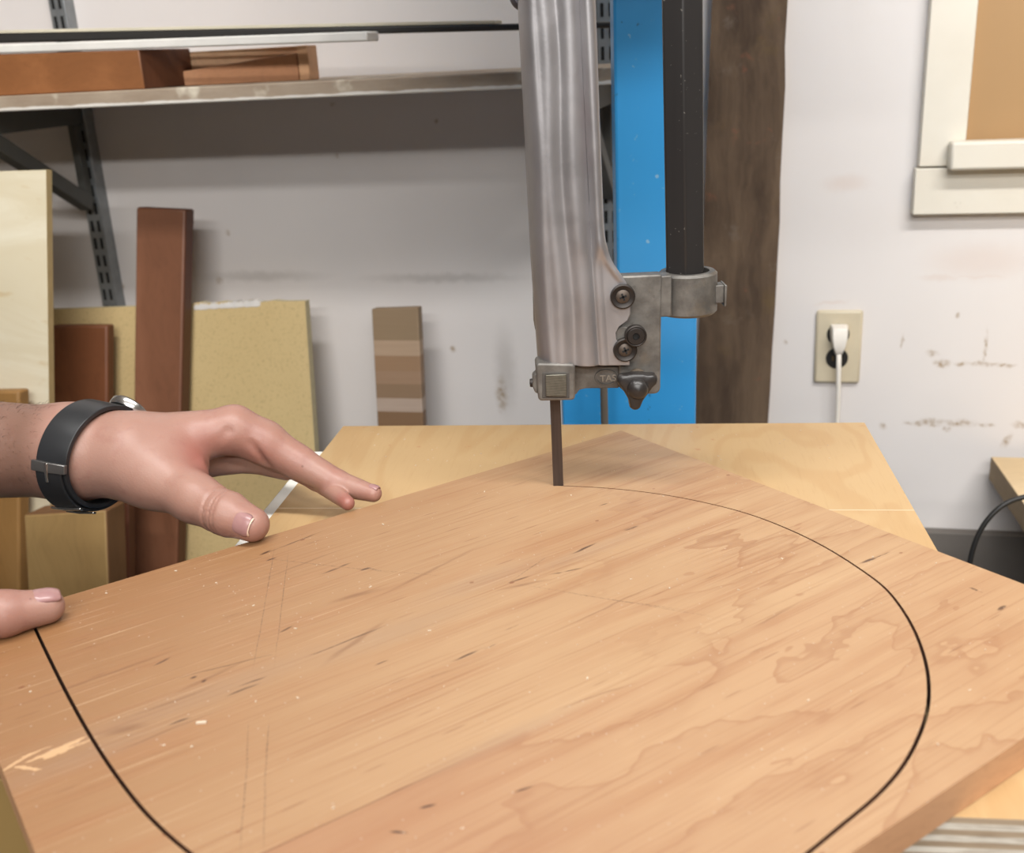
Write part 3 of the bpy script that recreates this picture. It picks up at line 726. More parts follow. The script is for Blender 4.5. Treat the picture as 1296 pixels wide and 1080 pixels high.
bside = wood('board_side', (176, 130, 94), (196, 150, 112), 'x', 9, 60, .55, .3, .2)
me = bpy.data.meshes.new('workpiece_board')
T_ = BT - TT - .0003
mb = MB().prism([(p_.x, p_.y, 0) for p_ in outline], (0, 0, -T_), 0, 1)
no = len(outline)
for i in range(no):                       # saw cut sides darker, outer sides plain
    if 1 <= i < 1 + 2 * len(path) + 1: mb.m[2 + i] = 2
me.from_pydata(mb.v, [], mb.f)
for p_, m_ in zip(me.polygons, mb.m): p_.material_index = m_
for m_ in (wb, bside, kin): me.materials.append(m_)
bm = bmesh.new(); bm.from_mesh(me); bmesh.ops.triangulate(bm, faces=[f for f in bm.faces if len(f.verts) > 4]); bmesh.ops.recalc_face_normals(bm, faces=bm.faces); bm.to_mesh(me); bm.free()
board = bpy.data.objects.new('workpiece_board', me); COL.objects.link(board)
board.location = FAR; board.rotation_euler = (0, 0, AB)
tag(board, 'large reddish cherry board with a thin curved saw cut pushed past the blade', 'board')
# loose chips of sawdust
chips = MB()
rr = random.Random(3)
for i in range(170):
    if i < 95: u0, v0 = rr.uniform(W0 + .02, W1 - .01), rr.uniform(V0 + .02, V1 - .01); c_ = FAR + U * u0 + V * v0; zb_ = BT
    else:
        c_ = A_ + tx * rr.uniform(.02, tw - .02) - ty * rr.uniform(.01, .12); zb_ = TT
        q_ = c_ - FAR
        if q_.dot(V) < .002 and W0 < q_.dot(U) < W1: continue
    a_ = rr.uniform(0, 6.28); s_ = rr.choice((.0002, .0002, .0003, .0004, .0006)) ; l_ = s_ * rr.uniform(1, 2.2)
    chips.box((c_.x, c_.y, zb_ + .0003), (l_ * math.cos(a_), l_ * math.sin(a_), 0), (-s_ * math.sin(a_) * .7, s_ * math.cos(a_) * .7, 0), (0, 0, .00025))
q_ = onz(255, 916, BT); chips.box((q_.x, q_.y, BT + .0006), (.0028, .0002, 0), (-.0001, .0009, 0), (0, 0, .0005))
o = chips.build('sawdust_chips', simple('pale_sawdust', (196, 178, 156), .8), origin=(0, 0, BT))
tag(o, 'tiny pale sawdust chips scattered over the reddish board and plywood', 'sawdust', kind='stuff')

# tan sheet standing beside the table at lower left
mdf2 = simple('dull_tan_fibreboard', (150, 122, 72), .7, 0, .08, 12)
a = at(-60, 1000, .60); b = at(34, 1000, .60)
o = MB().abox(-.58, at(30, 1040, .60).x, .60, .618, 0.0, .90).build('fibreboard_sheet', mdf2, bevel=.001)
tag(o, 'dull tan fibreboard sheet standing on the floor at the lower left below the board corner', 'sheet')

# ================================================================= BAND SAW
blue = NT('blue_machine_paint')
_c = blue.mix(blue.noise(blue.obj, 5, 4), lin((44, 146, 212)), lin((62, 160, 226)))
_c = blue.mix(blue.math('MULTIPLY', blue.rng(blue.noise(blue.obj, 70, 4), .66, .72), .7), _c, lin((150, 190, 214)))
_c = blue.mix(blue.math('MULTIPLY', blue.rng(blue.noise(blue.obj, 33, 5), .70, .74), .8), _c, lin((40, 60, 76)))
blue.bump(blue.noise(blue.obj, 90, 3), .08, .0006); blue = blue.fin(_c, .32)
cast = NT('grey_cast_alloy')
_n = cast.noise(cast.obj, 55, 5, .6)
_c = cast.mix(cast.rng(_n, .3, .7), lin((88, 85, 81)), lin((118, 115, 110)))
_c = cast.mix(cast.math('MULTIPLY', cast.rng(cast.noise(cast.obj, 44, 4), .58, .72), .35), _c, lin((118, 104, 86)))
_c = cast.mix(cast.math('MULTIPLY', cast.rng(cast.noise(cast.obj, 260, 3), .64, .72), .5), _c, lin((84, 80, 76)))
cast.bump(cast.noise(cast.obj, 160, 4), .35, .0008); cast = cast.fin(_c, .5, .45)
alu = NT('silver_blade_guard_metal')
_n = alu.noise(alu.map(alu.obj, (1, 1, .25)), 60, 4)
_c = alu.mix(_n, lin((150, 148, 150)), lin((176, 174, 176)))
_c = alu.mix(alu.math('MULTIPLY', alu.rng(alu.noise(alu.map(alu.obj, (1, 1, .3)), 22, 4), .58, .72), .35), _c, lin((140, 126, 126)))
alu.bump(alu.noise(alu.obj, 420, 3), .12, .0005)
alu = alu.fin(_c, alu.rng(alu.noise(alu.obj, 30, 4), .3, .7, .38, .5), .8)
rust = simple('tan_rusty_washer', (104, 92, 78), .7, .3, .2, 120)
blackm = NT('black_steel_post'); _c = blackm.mix(blackm.noise(blackm.map(blackm.obj, (1, 1, .1)), 60, 4), lin((34, 32, 32)), lin((46, 44, 43)))
_c = blackm.mix(blackm.math('MULTIPLY', blackm.rng(blackm.noise(blackm.obj, 300, 2), .70, .74), .7), _c, lin((120, 116, 110))); blackm = blackm.fin(_c, .42, .2)
oxide = simple('dark_oxide_screw', (48, 43, 40), .45, .5, .15, 80)
oxide2 = simple('worn_screw_head', (84, 74, 66), .5, .5, .15, 90)
knobm = simple('black_knob_plastic', (38, 35, 34), .35, 0, .15, 40)
bladem = NT('dark_blade_steel'); _c = bladem.mix(bladem.noise(bladem.map(bladem.obj, (8, 1, .3)), 60, 3), lin((60, 52, 48)), lin((88, 76, 70))); bladem = bladem.fin(_c, .42, .7)
gsteel = simple('bare_steel', (150, 146, 138), .35, .8, .1, 120)

YG = .800
saw = empty('band_saw', (.12, .98, 0), 'blue band saw with silver blade guard, black hexagonal post and dark narrow blade', 'band saw')
def pprism(px, Y, t, name, mat, parent=saw, bevel=.001, **k):
    pts = [at(x_, y_, Y) for x_, y_ in px]
    return MB().prism(pts, (0, t, 0)).build(name, mat, parent, bevel=bevel, **k)
def arc(cx, cy, r, a0, a1, n=8):
    return [(cx + r * math.cos(math.radians(a0 + (a1 - a0) * i / n)), cy + r * math.sin(math.radians(a0 + (a1 - a0) * i / n))) for i in range(n + 1)]
# frame: narrow column above, wider foot below, as one welded body (front outline, extruded backwards)
YC = 1.15
cl, cr_ = at(779, 100, YC).x, at(882, 470, YC).x
z_a, z_b = at(780, 372, YC).z, at(714, 470, YC).z
xl = at(712, 500, YC).x
xr_top = at(884, 100, YC).x
kt = (at(776, 0, YC).x - at(781, 340, YC).x) / (at(776, 0, YC).z - at(781, 340, YC).z); cl = at(781, 340, YC).x
prof = [(cl, 1.9), (cl, z_a)] + [(cl + (xl - cl) * (1 - math.cos(math.radians(a))), z_a + (z_b - z_a) * math.sin(math.radians(a))) for a in range(10, 91, 10)] + [(xl, .55), (cr_, .55), (cr_, 1.9)]
MB().prism([(x_ + kt * (z_ - z_a), YC, z_) for x_, z_ in prof], (0, .035, 0)).build('column', blue, saw, bevel=.003, tri=False)
# wheel housings, saw table and stand (mostly out of frame)
MB().abox(-.22, .30, .80, YC - .001, 1.50, 1.98).build('upper_wheel_housing', blue, saw, bevel=.02, seg=4)
MB().abox(-.22, .32, .70, 1.22, .12, .54).build('lower_wheel_housing', blue, saw, bevel=.02, seg=4)
MB().abox(-.18, .28, .72, 1.2, .0, .119).build('stand', dgrey, saw, bevel=.01)
tb = A_ + tx * (tw * .5) - ty * (td * .52)
iron = simple('cast_iron_table', (110, 108, 104), .45, .7, .1, 30)
mb = MB()
for (a0, a1, b0, b1) in ((.05, tw - .05, -td + .09, bv - .012), (.05, tw - .05, bv + .012, -.09), (.05, bu - .012, bv - .0121, bv + .0121), (bu + .012, tw - .05, bv - .0121, bv + .0121)):
    p = [A_ + tx * a0 + ty * b0, A_ + tx * a1 + ty * b0, A_ + tx * a1 + ty * b1, A_ + tx * a0 + ty * b1]
    mb.hexa([Vector((q.x, q.y, TT - PT - .030)) for q in p] + [Vector((q.x, q.y, TT - PT - .0003)) for q in p])
mb.build('saw_table', iron, saw, bevel=0)
MB().abox(.08, .20, .86, 1.06, .541, TT - PT - .031).build('trunnion', dgrey, saw, bevel=.008)
# steel rod in front of the column, below the guide
ra, rb = at(764, 480, 1.12), at(764, 560, 1.12)
MB().tube([(ra.x, 1.12, TT - PT - .10), (ra.x, 1.12, ra.z + .05)], .0042, 16).build('steel_rod', simple('dull_grey_steel', (128, 120, 110), .45, .5), saw, smooth='auto')
MB().abox(ra.x - .008, ra.x + .008, 1.1265, YC, ra.z + .03, ra.z + .05).build('rod_bracket', dgrey, saw, bevel=.001)

# hexagonal guide post
pc = at(865, 343, .83); pc.y = .83
hexr = .0173
xa_, xb_ = at(840, 200, .83).x, at(890, 200, .83).x
pcx = (at(842.5, 330, .83).x + at(891, 330, .83).x) / 2
hr = (at(891, 330, .83).x - at(842.5, 330, .83).x) / 2 * .97
hr /= .88
hexp = [(pcx + hr * math.cos(math.radians(a + 23)), .83 + hr * math.sin(math.radians(a + 23))) for a in range(0, 360, 60)]
zc0, zc1 = at(870, 403, .81).z, at(870, 349, .81).z
ktp = (at(863.2, 0, .83).x - at(866.7, 340, .83).x) / (at(863, 0, .83).z - at(866, 340, .83).z)
mb = MB().prism([(x_ - ktp * .03, y_, zc0 + .004) for x_, y_ in hexp], (ktp * (1.55 - zc0), 0, 1.55 - zc0))
mb.build('guide_post', blackm, saw, bevel=.0012)

# cast bracket: plate, arm, collar
zt = at(810, 349, YG + .004).z
plate = [(779, 350), (838, 347.5), (837, 400), (836.5, 440), (836, 488)] + arc(828, 491, 8, 0, 90, 4) + [(800, 500), (790, 496), (783, 490), (783, 462), (782, 420)]
pprism(plate, YG + .0045, .014, 'bracket_plate', cast, bevel=.0016, seg=3)
arm = [(718, 463), (783.5, 463), (783.5, 491.5), (741, 492), (733, 494), (729, 500), (720, 500)]
pprism(arm, YG + .0075, .012, 'guide_arm', cast, bevel=.001)
cy_ = .83; ri = hr + .0004; ro = (at(907, 375, cy_).x - at(833, 375, cy_).x) / 2
ccx = (at(907, 375, cy_).x + at(833, 375, cy_).x) / 2
prof = [(ri, zc0), (ro - .002, zc0), (ro, zc0 + .002), (ro, zc1 - .002), (ro - .002, zc1), (ri, zc1), (ri, zc0)]
MB().lathe((ccx, cy_, 0), (0, 0, 1), prof, 48).build('post_collar', cast, saw, smooth='auto', angle=35)
MB().abox(at(826, 370, YG + .01).x, ccx - ri * .96, YG + .006, YG + .020, at(830, 402, YG + .006).z, at(830, 350, YG + .006).z).build('collar_web', cast, saw, bevel=.001)
# clamp lug at the right of the collar
lx0, lx1 = at(905, 372, .826).x, at(916.5, 372, .826).x
zl, zh = at(911, 386, .826).z, at(911, 359, .826).z
mb = MB().abox(lx0 - .001, lx1 - .0015, .819, .833, zl + .003, zh)
mb.add([(lx1 - .0015, .817, zh + .0006), (lx1 + .0005, .817, zh + .0002), (lx1 + .0005, .835, zh), (lx1 - .0015, .835, zh + .0006), (lx1 - .0015, .817, zl), (lx1, .817, zl + .001), (lx1, .835, zl + .001), (lx1 - .0015, .835, zl)], [(0, 1, 2, 3), (4, 7, 6, 5), (0, 4, 5, 1), (1, 5, 6, 2), (2, 6, 7, 3), (3, 7, 4, 0)])
mb.build('clamp_lug', cast, saw, bevel=.0006)
# boss that shows through the notch of the guard
bo = [at(788, 423, YG)]; 
MB().lathe(at(787.5, 421.5, YG + .0045), (0, -1, 0), [(0, .0062), (.0058, .0062), (.0068, .0050), (.0068, 0), (0, 0)], 28).build('bracket_boss', cast, saw, smooth='auto')
# oval casting mark
ov = [at(766 + 13 * math.cos(a), 477.5 + 9 * math.sin(a), YG + .0075) for a in [i * math.pi / 14 for i in range(28)]]
ov = [p_ for p_ in ov]
mb = MB(); n_ = 28
ring = []
for k_, (rx, ry, dy) in enumerate(((14.8, 10.4, 0), (14, 9.8, -.0013), (12.8, 8.8, -.0013), (12.2, 8.2, 0))):
    ring.append([at(min(767 + rx * math.cos(2 * math.pi * i / n_), 782.5), 477.5 + ry * math.sin(2 * math.pi * i / n_), YG + .0076) + Vector((0, dy, 0)) for i in range(n_ + 1)])
mb.grid(ring)
mb.build('cast_oval', cast, saw, smooth='auto')
def text(body, px, py, Y, size_px, name, mat, parent, ex=.0009):
    cu = bpy.data.curves.new(name, 'FONT'); cu.body = body; cu.align_x = 'CENTER'; cu.align_y = 'CENTER'
    p_ = at(px, py, Y); cu.size = size_px / pxscale(p_); cu.extrude = ex; cu.bevel_depth = .00012
    o = bpy.data.objects.new(name, cu); COL.objects.link(o)
    bpy.context.view_layer.update()
    dg = bpy.context.evaluated_depsgraph_get(); me = bpy.data.meshes.new_from_object(o.evaluated_get(dg)); bpy.data.objects.remove(o)
    me.materials.clear(); me.materials.append(mat)
    o = bpy.data.objects.new(name, me); COL.objects.link(o); o.rotation_euler = (math.pi / 2, 0, 0); o.location = p_ - parent.location; o.parent = parent
    return o
text('TAS', 769.5, 479, YG + .0075, 12, 'cast_lettering', simple('worn_raised_lettering', (140, 134, 124), .5, .3, .1, 200), saw)

# blade guard: fluted sheet drawn as rows of a grid, flaring at lower right
rowsy = list(range(-150, 300, 18)) + list(range(300, 461, 8)) + [461]
def Lx(y): return 658.5 + (y * .0495 if y < 330 else 16.3 + (y - 330) * .068)
def Rx(y):
    pts = [(-200, 741), (0, 752.5), (150, 758), (290, 763.5), (310, 765.5), (325, 770), (335, 775.5), (345, 783), (352, 789), (360, 794), (370, 797), (396, 797.5), (404, 794), (410, 785), (414, 780.5), (422, 778), (430, 780), (437, 785), (442, 792), (446, 796), (455, 797.5), (461, 796)]
    for (a, b), (c, d) in zip(pts, pts[1:]):
        if y <= c: return b + (d - b) * (y - a) / (c - a)
    return 796
def gs(x, c, w): return math.exp(-((x - c) / w) ** 2)
rows = []
NC = 90
for y in rowsy:
    L, R_ = Lx(y), Rx(y); row = []; W_ = R_ - L
    lo = 1 / (1 + math.exp(-(y - 322) / 6))          # 0 upper, 1 lower flat
    kk = 94.0 / 94.0
    for j in range(NC + 1):
        f = j / NC
        t_ = 88.0 * j / 72 if j <= 72 else 88.0 + (W_ - 88.0) * (j - 72) / (NC - 72)
        # depth in m, positive = towards the camera
        d = 0.0
        edge = max(0, 1 - t_ / 17.0)
        d -= .026 * (1 - math.sqrt(max(0, 1 - edge ** 2))) 
        wb1, wb2 = 2.5 * math.sin(y * .021), 2.0 * math.sin(y * .017 + 1.3)
        d += .0020 * gs(t_, 28 + wb1, 8) + .0026 * gs(t_, 58 + wb2, 10) * (1 - .4 * lo) - .0014 * gs(t_, 44 + wb1, 7) + .0007 * gs(t_, 15 - wb2, 4)
        d -= .0032 * gs(t_, 74, 5) * (1 - .3 * lo)
        d += .0022 * gs(t_, 84, 5) * (1 - lo)
        e2 = max(0, 1 - (W_ - t_) / 7.0) * (1 - lo) 
        d -= .015 * (1 - math.sqrt(max(0, 1 - min(1, e2) ** 2))) * (1 - lo)
        # rolled lip along the flare curve
        if 300 < y < 352: d += .002 * gs(W_ - t_, 4, 3.5)
        if t_ > 78: d -= lo * .0016 * min(1, (t_ - 78) / 8)
        p_ = at(L + t_, y, YG); wy = YG - .004 - d
        p_ = Vector((p_.x, wy, p_.z)); row.append(p_)
    rows.append(row)
g = MB().grid(rows).build('blade_guard', alu, saw, recalc=False, smooth=True)
md = g.modifiers.new('s', 'SOLIDIFY'); md.thickness = .0014; md.offset = -1
g['label'] = 'silver fluted sheet-metal guard'
# back half of the guard seen as a thin edge at its left
bp = [(654, -150), (661, 0), (668, 130), (673, 250), (674.5, 380), (675, 405), (677, 416), (680, 424), (692, 424), (690, 380), (686, 100), (680, -150)]
pprism(bp, YG + .024, .0015, 'guard_back_plate', simple('dull_guard_steel', (128, 120, 108), .45, .5), bevel=.0004)
rp = [(744, -150), (753.5, 0), (759, 150), (764.5, 290), (767, 312), (772, 328), (781, 346), (787, 353), (770, 353), (748, 300), (742, 100), (735, -150)]
pprism(rp, YG + .016, .0015, 'guard_back_plate', simple('dull_guard_steel', (150, 142, 126), .45, .5), bevel=.0004)
# dark knob peeping out at the top left of the guard
kq = at(664, -6, YG + .035)
MB().lathe(kq, (0, -1, 0), [(0, .012), (.008, .0118), (.0105, .009), (.0112, 0), (.0105, -.008), (0, -.010)], 28).build('tension_knob', simple('dark_grey_knob', (70, 70, 78), .4), saw, smooth='auto')

# guide block at the blade
blk_o = arc(683, 465, 5, 180, 270, 4) + arc(723, 466, 5, 270, 360, 4) + arc(723, 502, 5, 0, 90, 4) + arc(686, 503, 5, 90, 180, 4)
pprism(blk_o, YG - .008, .022, 'guide_block', cast, bevel=.0016, seg=3)
pprism([(686.5, 472), (720.5, 472), (720.5, 504), (686.5, 504)], YG - .0087, .0008, 'block_recess', simple('dark_gap', (70, 66, 62), .8), bevel=.0003)
cbm = NT('striped_steel_block'); zz2 = cbm.math('SINE', cbm.math('MULTIPLY', cbm.sep(cbm.obj)[2], 5200)); _c = cbm.mix(cbm.rng(cbm.math('ADD', zz2, cbm.math('MULTIPLY', cbm.noise(cbm.obj, 300, 2), 1.5)), -.4, 1.6), lin((62, 60, 54)), lin((116, 113, 102))); cbm = cbm.fin(_c, .45, .6)
pprism([(690.5, 475), (717, 474.5), (717, 502), (691, 502)], YG - .011, .003, 'cool_block', cbm, bevel=.0004)
sc0 = at(677, 484.5, YG + .002)
MB().lathe(sc0, (-1, 0, 0), [(0, .0042), (.0030, .0040), (.0034, .003), (.0034, -.004)], 20).build('side_screw', oxide, saw, smooth='auto')
pprism([(674, 476), (681, 470), (681, 499), (677, 497), (674, 490)], YG - .004, .010, 'block_lug', cast, bevel=.001)
# screws
def screw(px, py, rpx, name, kind, Y=YG - .004):
    c = at(px, py, Y); r = rpx / pxscale(c)
    root_mb = MB().lathe(c, (0, -1, 0), [(0, .0012), (r * .62, .0013), (r * .9, .0026), (r, .0022), (r, -.003)], 32)
    w = root_mb.build(name, oxide, saw, smooth='auto')
    cap = MB().lathe(c + Vector((0, -.0012, 0)), (0, -1, 0), [(0, .0022), (r * .35, .0020), (r * .55, .0008), (r * .56, -.0006)] if kind == 'x' else
                     [(0, .0005), (r * .30, .0005), (r * .33, .0022), (r * .74, .0021), (r * .86, .0008), (r * .9, -.001)], 6 if kind == 'q' else 28)
    h = bpy.data.objects[w.name]
    def sub(mb, nm, mat):
        o = mb.build(nm, mat, smooth='auto', origin=tuple(saw.location + w.location)); o.parent = w; o.location = (0, 0, 0); return o
    sub(cap, 'screw_head', oxide2 if kind == 'x' else oxide)
    rc = MB(); blkm = slotm
    if kind == 'x':
        a = math.radians(20)
        for q in (a, a + math.pi / 2): rc.box(c + Vector((0, -.0034, 0)), Vector((math.cos(q), 0, math.sin(q))) * r * .30, (0, .00025, 0), Vector((-math.sin(q), 0, math.cos(q))) * r * .075)
        sub(rc, 'cross_recess', blkm)
    else:
        rc.lathe(c + Vector((0, -.0018, 0)), (0, -1, 0), [(0, .0002), (r * .30, .0002), (r * .30, 0)], 6)
        sub(rc, 'hex_recess', blkm)
screw(788, 375, 15.8, 'countersunk_screw', 'x')
screw(791, 442.5, 15.2, 'countersunk_screw', 'x', YG - .0035)
screw(804.5, 425, 13.8, 'socket_screw', 'h', YG - .0068)
# three-lobed clamp knob with washer behind it
wc = at(806, 478, YG + .0045); MB().lathe(wc, (0, -1, 0), [(0, .003), (.0065, .003), (.0075, .002), (.0075, 0)], 28).build('washer', rust, saw, smooth='auto')
kc = at(806.5, 489.5, YG - .010); sc_ = 1 / pxscale(kc)
def lob(a):
    def sd(x, y):
        d = None
        for lx, ly, rr0 in ((-2.5, -25, 7.5), (19, 7.5, 8.0), (-17.5, 8.5, 7.8)):
            L2 = lx * lx + ly * ly; h = max(0, min(1, (x * lx + y * ly) / L2)); e = math.hypot(x - lx * h, y - ly * h) - (15.5 + (rr0 - 15.5) * h ** .8)
            if d is None: d = e
            else:
                hh = max(0, min(1, .5 + .5 * (d - e) / 8)); d = d + (e - d) * hh - 8 * hh * (1 - hh)
        return d
    t = 45.0
    while t > 1 and sd(math.cos(a) * t, math.sin(a) * t) > 0: t -= .25
    return t
NL = 60; rr_ = []
for sc1, dy in ((.25, .0042), (.8, .0042), (.93, .0050), (1, .0085), (1, .0125), (.92, .0145), (.3, .0148)):
    rr_.append([kc + Vector((math.cos(a) * lob(a) * sc_ * sc1, -.006 + dy, math.sin(a) * lob(a) * sc_ * sc1)) for a in [2 * math.pi * i / NL for i in range(NL + 1)]])
mb = MB().grid(rr_); 
kn = mb.build('clamp_knob', knobm, saw, smooth=True)
m_ = kn.modifiers.new('w', 'WELD'); m_.merge_threshold = .0001
MB().lathe(kc + Vector((.0002, -.0012, -.0012)), (0, -1, 0), [(.0085, -.001), (.0082, .0015), (.0070, .0042), (.0045, .0062), (0, .0070)], 28).build('knob_hub', knobm, saw, smooth=True)
MB().tube([kc + Vector((0, .008, 0)), Vector((kc.x, YG + .004, kc.z))], .004, 14).build('knob_stud', gsteel, saw, smooth='auto')
# blade
bw_ = BLX1 - BLX0
mb = MB().abox(BX.x - bw_ / 2 - .0002, BX.x + bw_ / 2 - .0002, .8167, .8173, .50, 1.50)
mb.build('blade', bladem, saw)

# ================================================================= PERSON
def A3(v): return np.array(v, dtype=np.float64)
def cone(P, a, b, r1, r2, sq=None):
    a, b = A3(a), A3(b); ba = b - a; L2 = float(ba @ ba) + 1e-12
    pa = P - a; h = np.clip((pa @ ba) / L2, 0, 1)
    q = pa - h[..., None] * ba
    if sq is not None:                      # squash: (unit axis, factor > 1 makes the limb thinner along it)
        ax, k_ = A3(sq[0]), sq[1]; c = q @ ax; q = q + (c * (k_ - 1))[..., None] * ax
    return np.sqrt((q * q).sum(-1)) - (r1 + (r2 - r1) * h)
def smin(a, b, k):
    h = np.clip(.5 + .5 * (b - a) / k, 0, 1); return b + (a - b) * h - k * h * (1 - h)
def ell(P, c, r, rotm=None):
    q = P - A3(c)
    if rotm is not None: q = q @ rotm
    q = q / A3(r); return (np.sqrt((q * q).sum(-1)) - 1) * min(r)
def surfnet(fn, lo, hi, h, chunk=48):
    lo = A3(lo); n = np.ceil((A3(hi) - lo) / h).astype(int) + 1
    F = np.empty(n, dtype=np.float32)
    for i in range(0, n[0], chunk):
        xs = lo[0] + h * np.arange(i, min(i + chunk, n[0]))
        g = np.stack(np.meshgrid(xs, lo[1] + h * np.arange(n[1]), lo[2] + h * np.arange(n[2]), indexing='ij'), -1)
        F[i:i + len(xs)] = fn(g)
    I = F < 0
    def cs(dx, dy, dz): return (slice(dx, n[0] - 1 + dx), slice(dy, n[1] - 1 + dy), slice(dz, n[2] - 1 + dz))
    cnt = np.zeros(n - 1, dtype=np.int8)
    for dx in (0, 1):
        for dy in (0, 1):
            for dz in (0, 1): cnt += I[cs(dx, dy, dz)]
    act = (cnt > 0) & (cnt < 8); idx = -np.ones(n - 1, dtype=np.int64); ca = np.argwhere(act); idx[act] = np.arange(len(ca))
    pos = np.zeros((len(ca), 3)); num = np.zeros(len(ca))
    cor = [(a, b, c) for a in (0, 1) for b in (0, 1) for c in (0, 1)]
    for p in cor:
        for ax in range(3):
            if p[ax]: continue
            q = list(p); q[ax] = 1
            fa = F[tuple((ca + p).T)].astype(float); fb = F[tuple((ca + q).T)].astype(float)
            m_ = (fa < 0) != (fb < 0); t_ = np.where(m_, fa / np.where(m_, fa - fb, 1), 0)
            v = np.tile(A3(p), (len(ca), 1)); v[:, ax] += t_
            pos[m_] += v[m_]; num[m_] += 1
    pos = lo + h * (ca + pos / num[:, None])
    faces = []
    for ax in range(3):
        b, c = (ax + 1) % 3, (ax + 2) % 3
        s0 = [slice(None)] * 3; s1 = [slice(None)] * 3; s0[ax] = slice(0, n[ax] - 1); s1[ax] = slice(1, n[ax])
        for k_ in (b, c): s0[k_] = slice(1, n[k_] - 1); s1[k_] = slice(1, n[k_] - 1)
        A_1 = I[tuple(s0)]; B_1 = I[tuple(s1)]
        for flip, mk in ((False, A_1 & ~B_1), (True, ~A_1 & B_1)):
            e = np.argwhere(mk)
            if not len(e): continue
            e[:, b] += 1; e[:, c] += 1
            eb = np.zeros(3, int); eb[b] = 1; ec = np.zeros(3, int); ec[c] = 1
            q = [idx[tuple((e - o_).T)] for o_ in (0 * eb, eb, eb + ec, ec)]
            q = np.stack(q if not flip else q[::-1], -1); faces.append(q)
    return pos, np.concatenate(faces)

# --- left hand (upper one), joints measured from the photograph
S = 1550.0
def J(px, py, Y): return A3(at(px, py, Y))
lw = J(165, 574, .815); lw2 = J(95, 572, .822); larm = J(-60, 568, .845)
elbL = A3((-.68, .90, 1.07)); shL = A3((-.93, .80, 1.40))
mcp = [J(296, 544, .835), J(286, 545, .857), J(272, 552, .878), J(254, 562, .896)]
tipI = onz(479, 632, BT); tipI = A3(onz(472.5, 625, BT + .0062))
ind = [mcp[0], J(334, 560, .836), J(376, 584, .832), J(424, 611, .822), tipI]
mid_ = [mcp[1], J(352, 580, .858), J(402, 607, .842), J(440, 633, .826)]
tM = onz(438, 643, BT); mid_[3] = A3(onz(440, 637, BT + .0062))
rin = [mcp[2], J(336, 573, .880), J(366, 588, .875), J(385, 603, .862)]
pin = [mcp[3], J(310, 573, .900), J(332, 583, .898), J(345, 590, .888)]
tT = onz(322, 685, BT)
cmc = J(196, 600, .795); tmp = J(246, 630, .768); tip_j = J(286, 650, .751); ttip = A3((tT.x - .004, tT.y + .002, BT + .0125)); 
ttip = J(319, 664, tT.y); 
if ttip[2] - BT < .0115: ttip[2] = BT + .0115
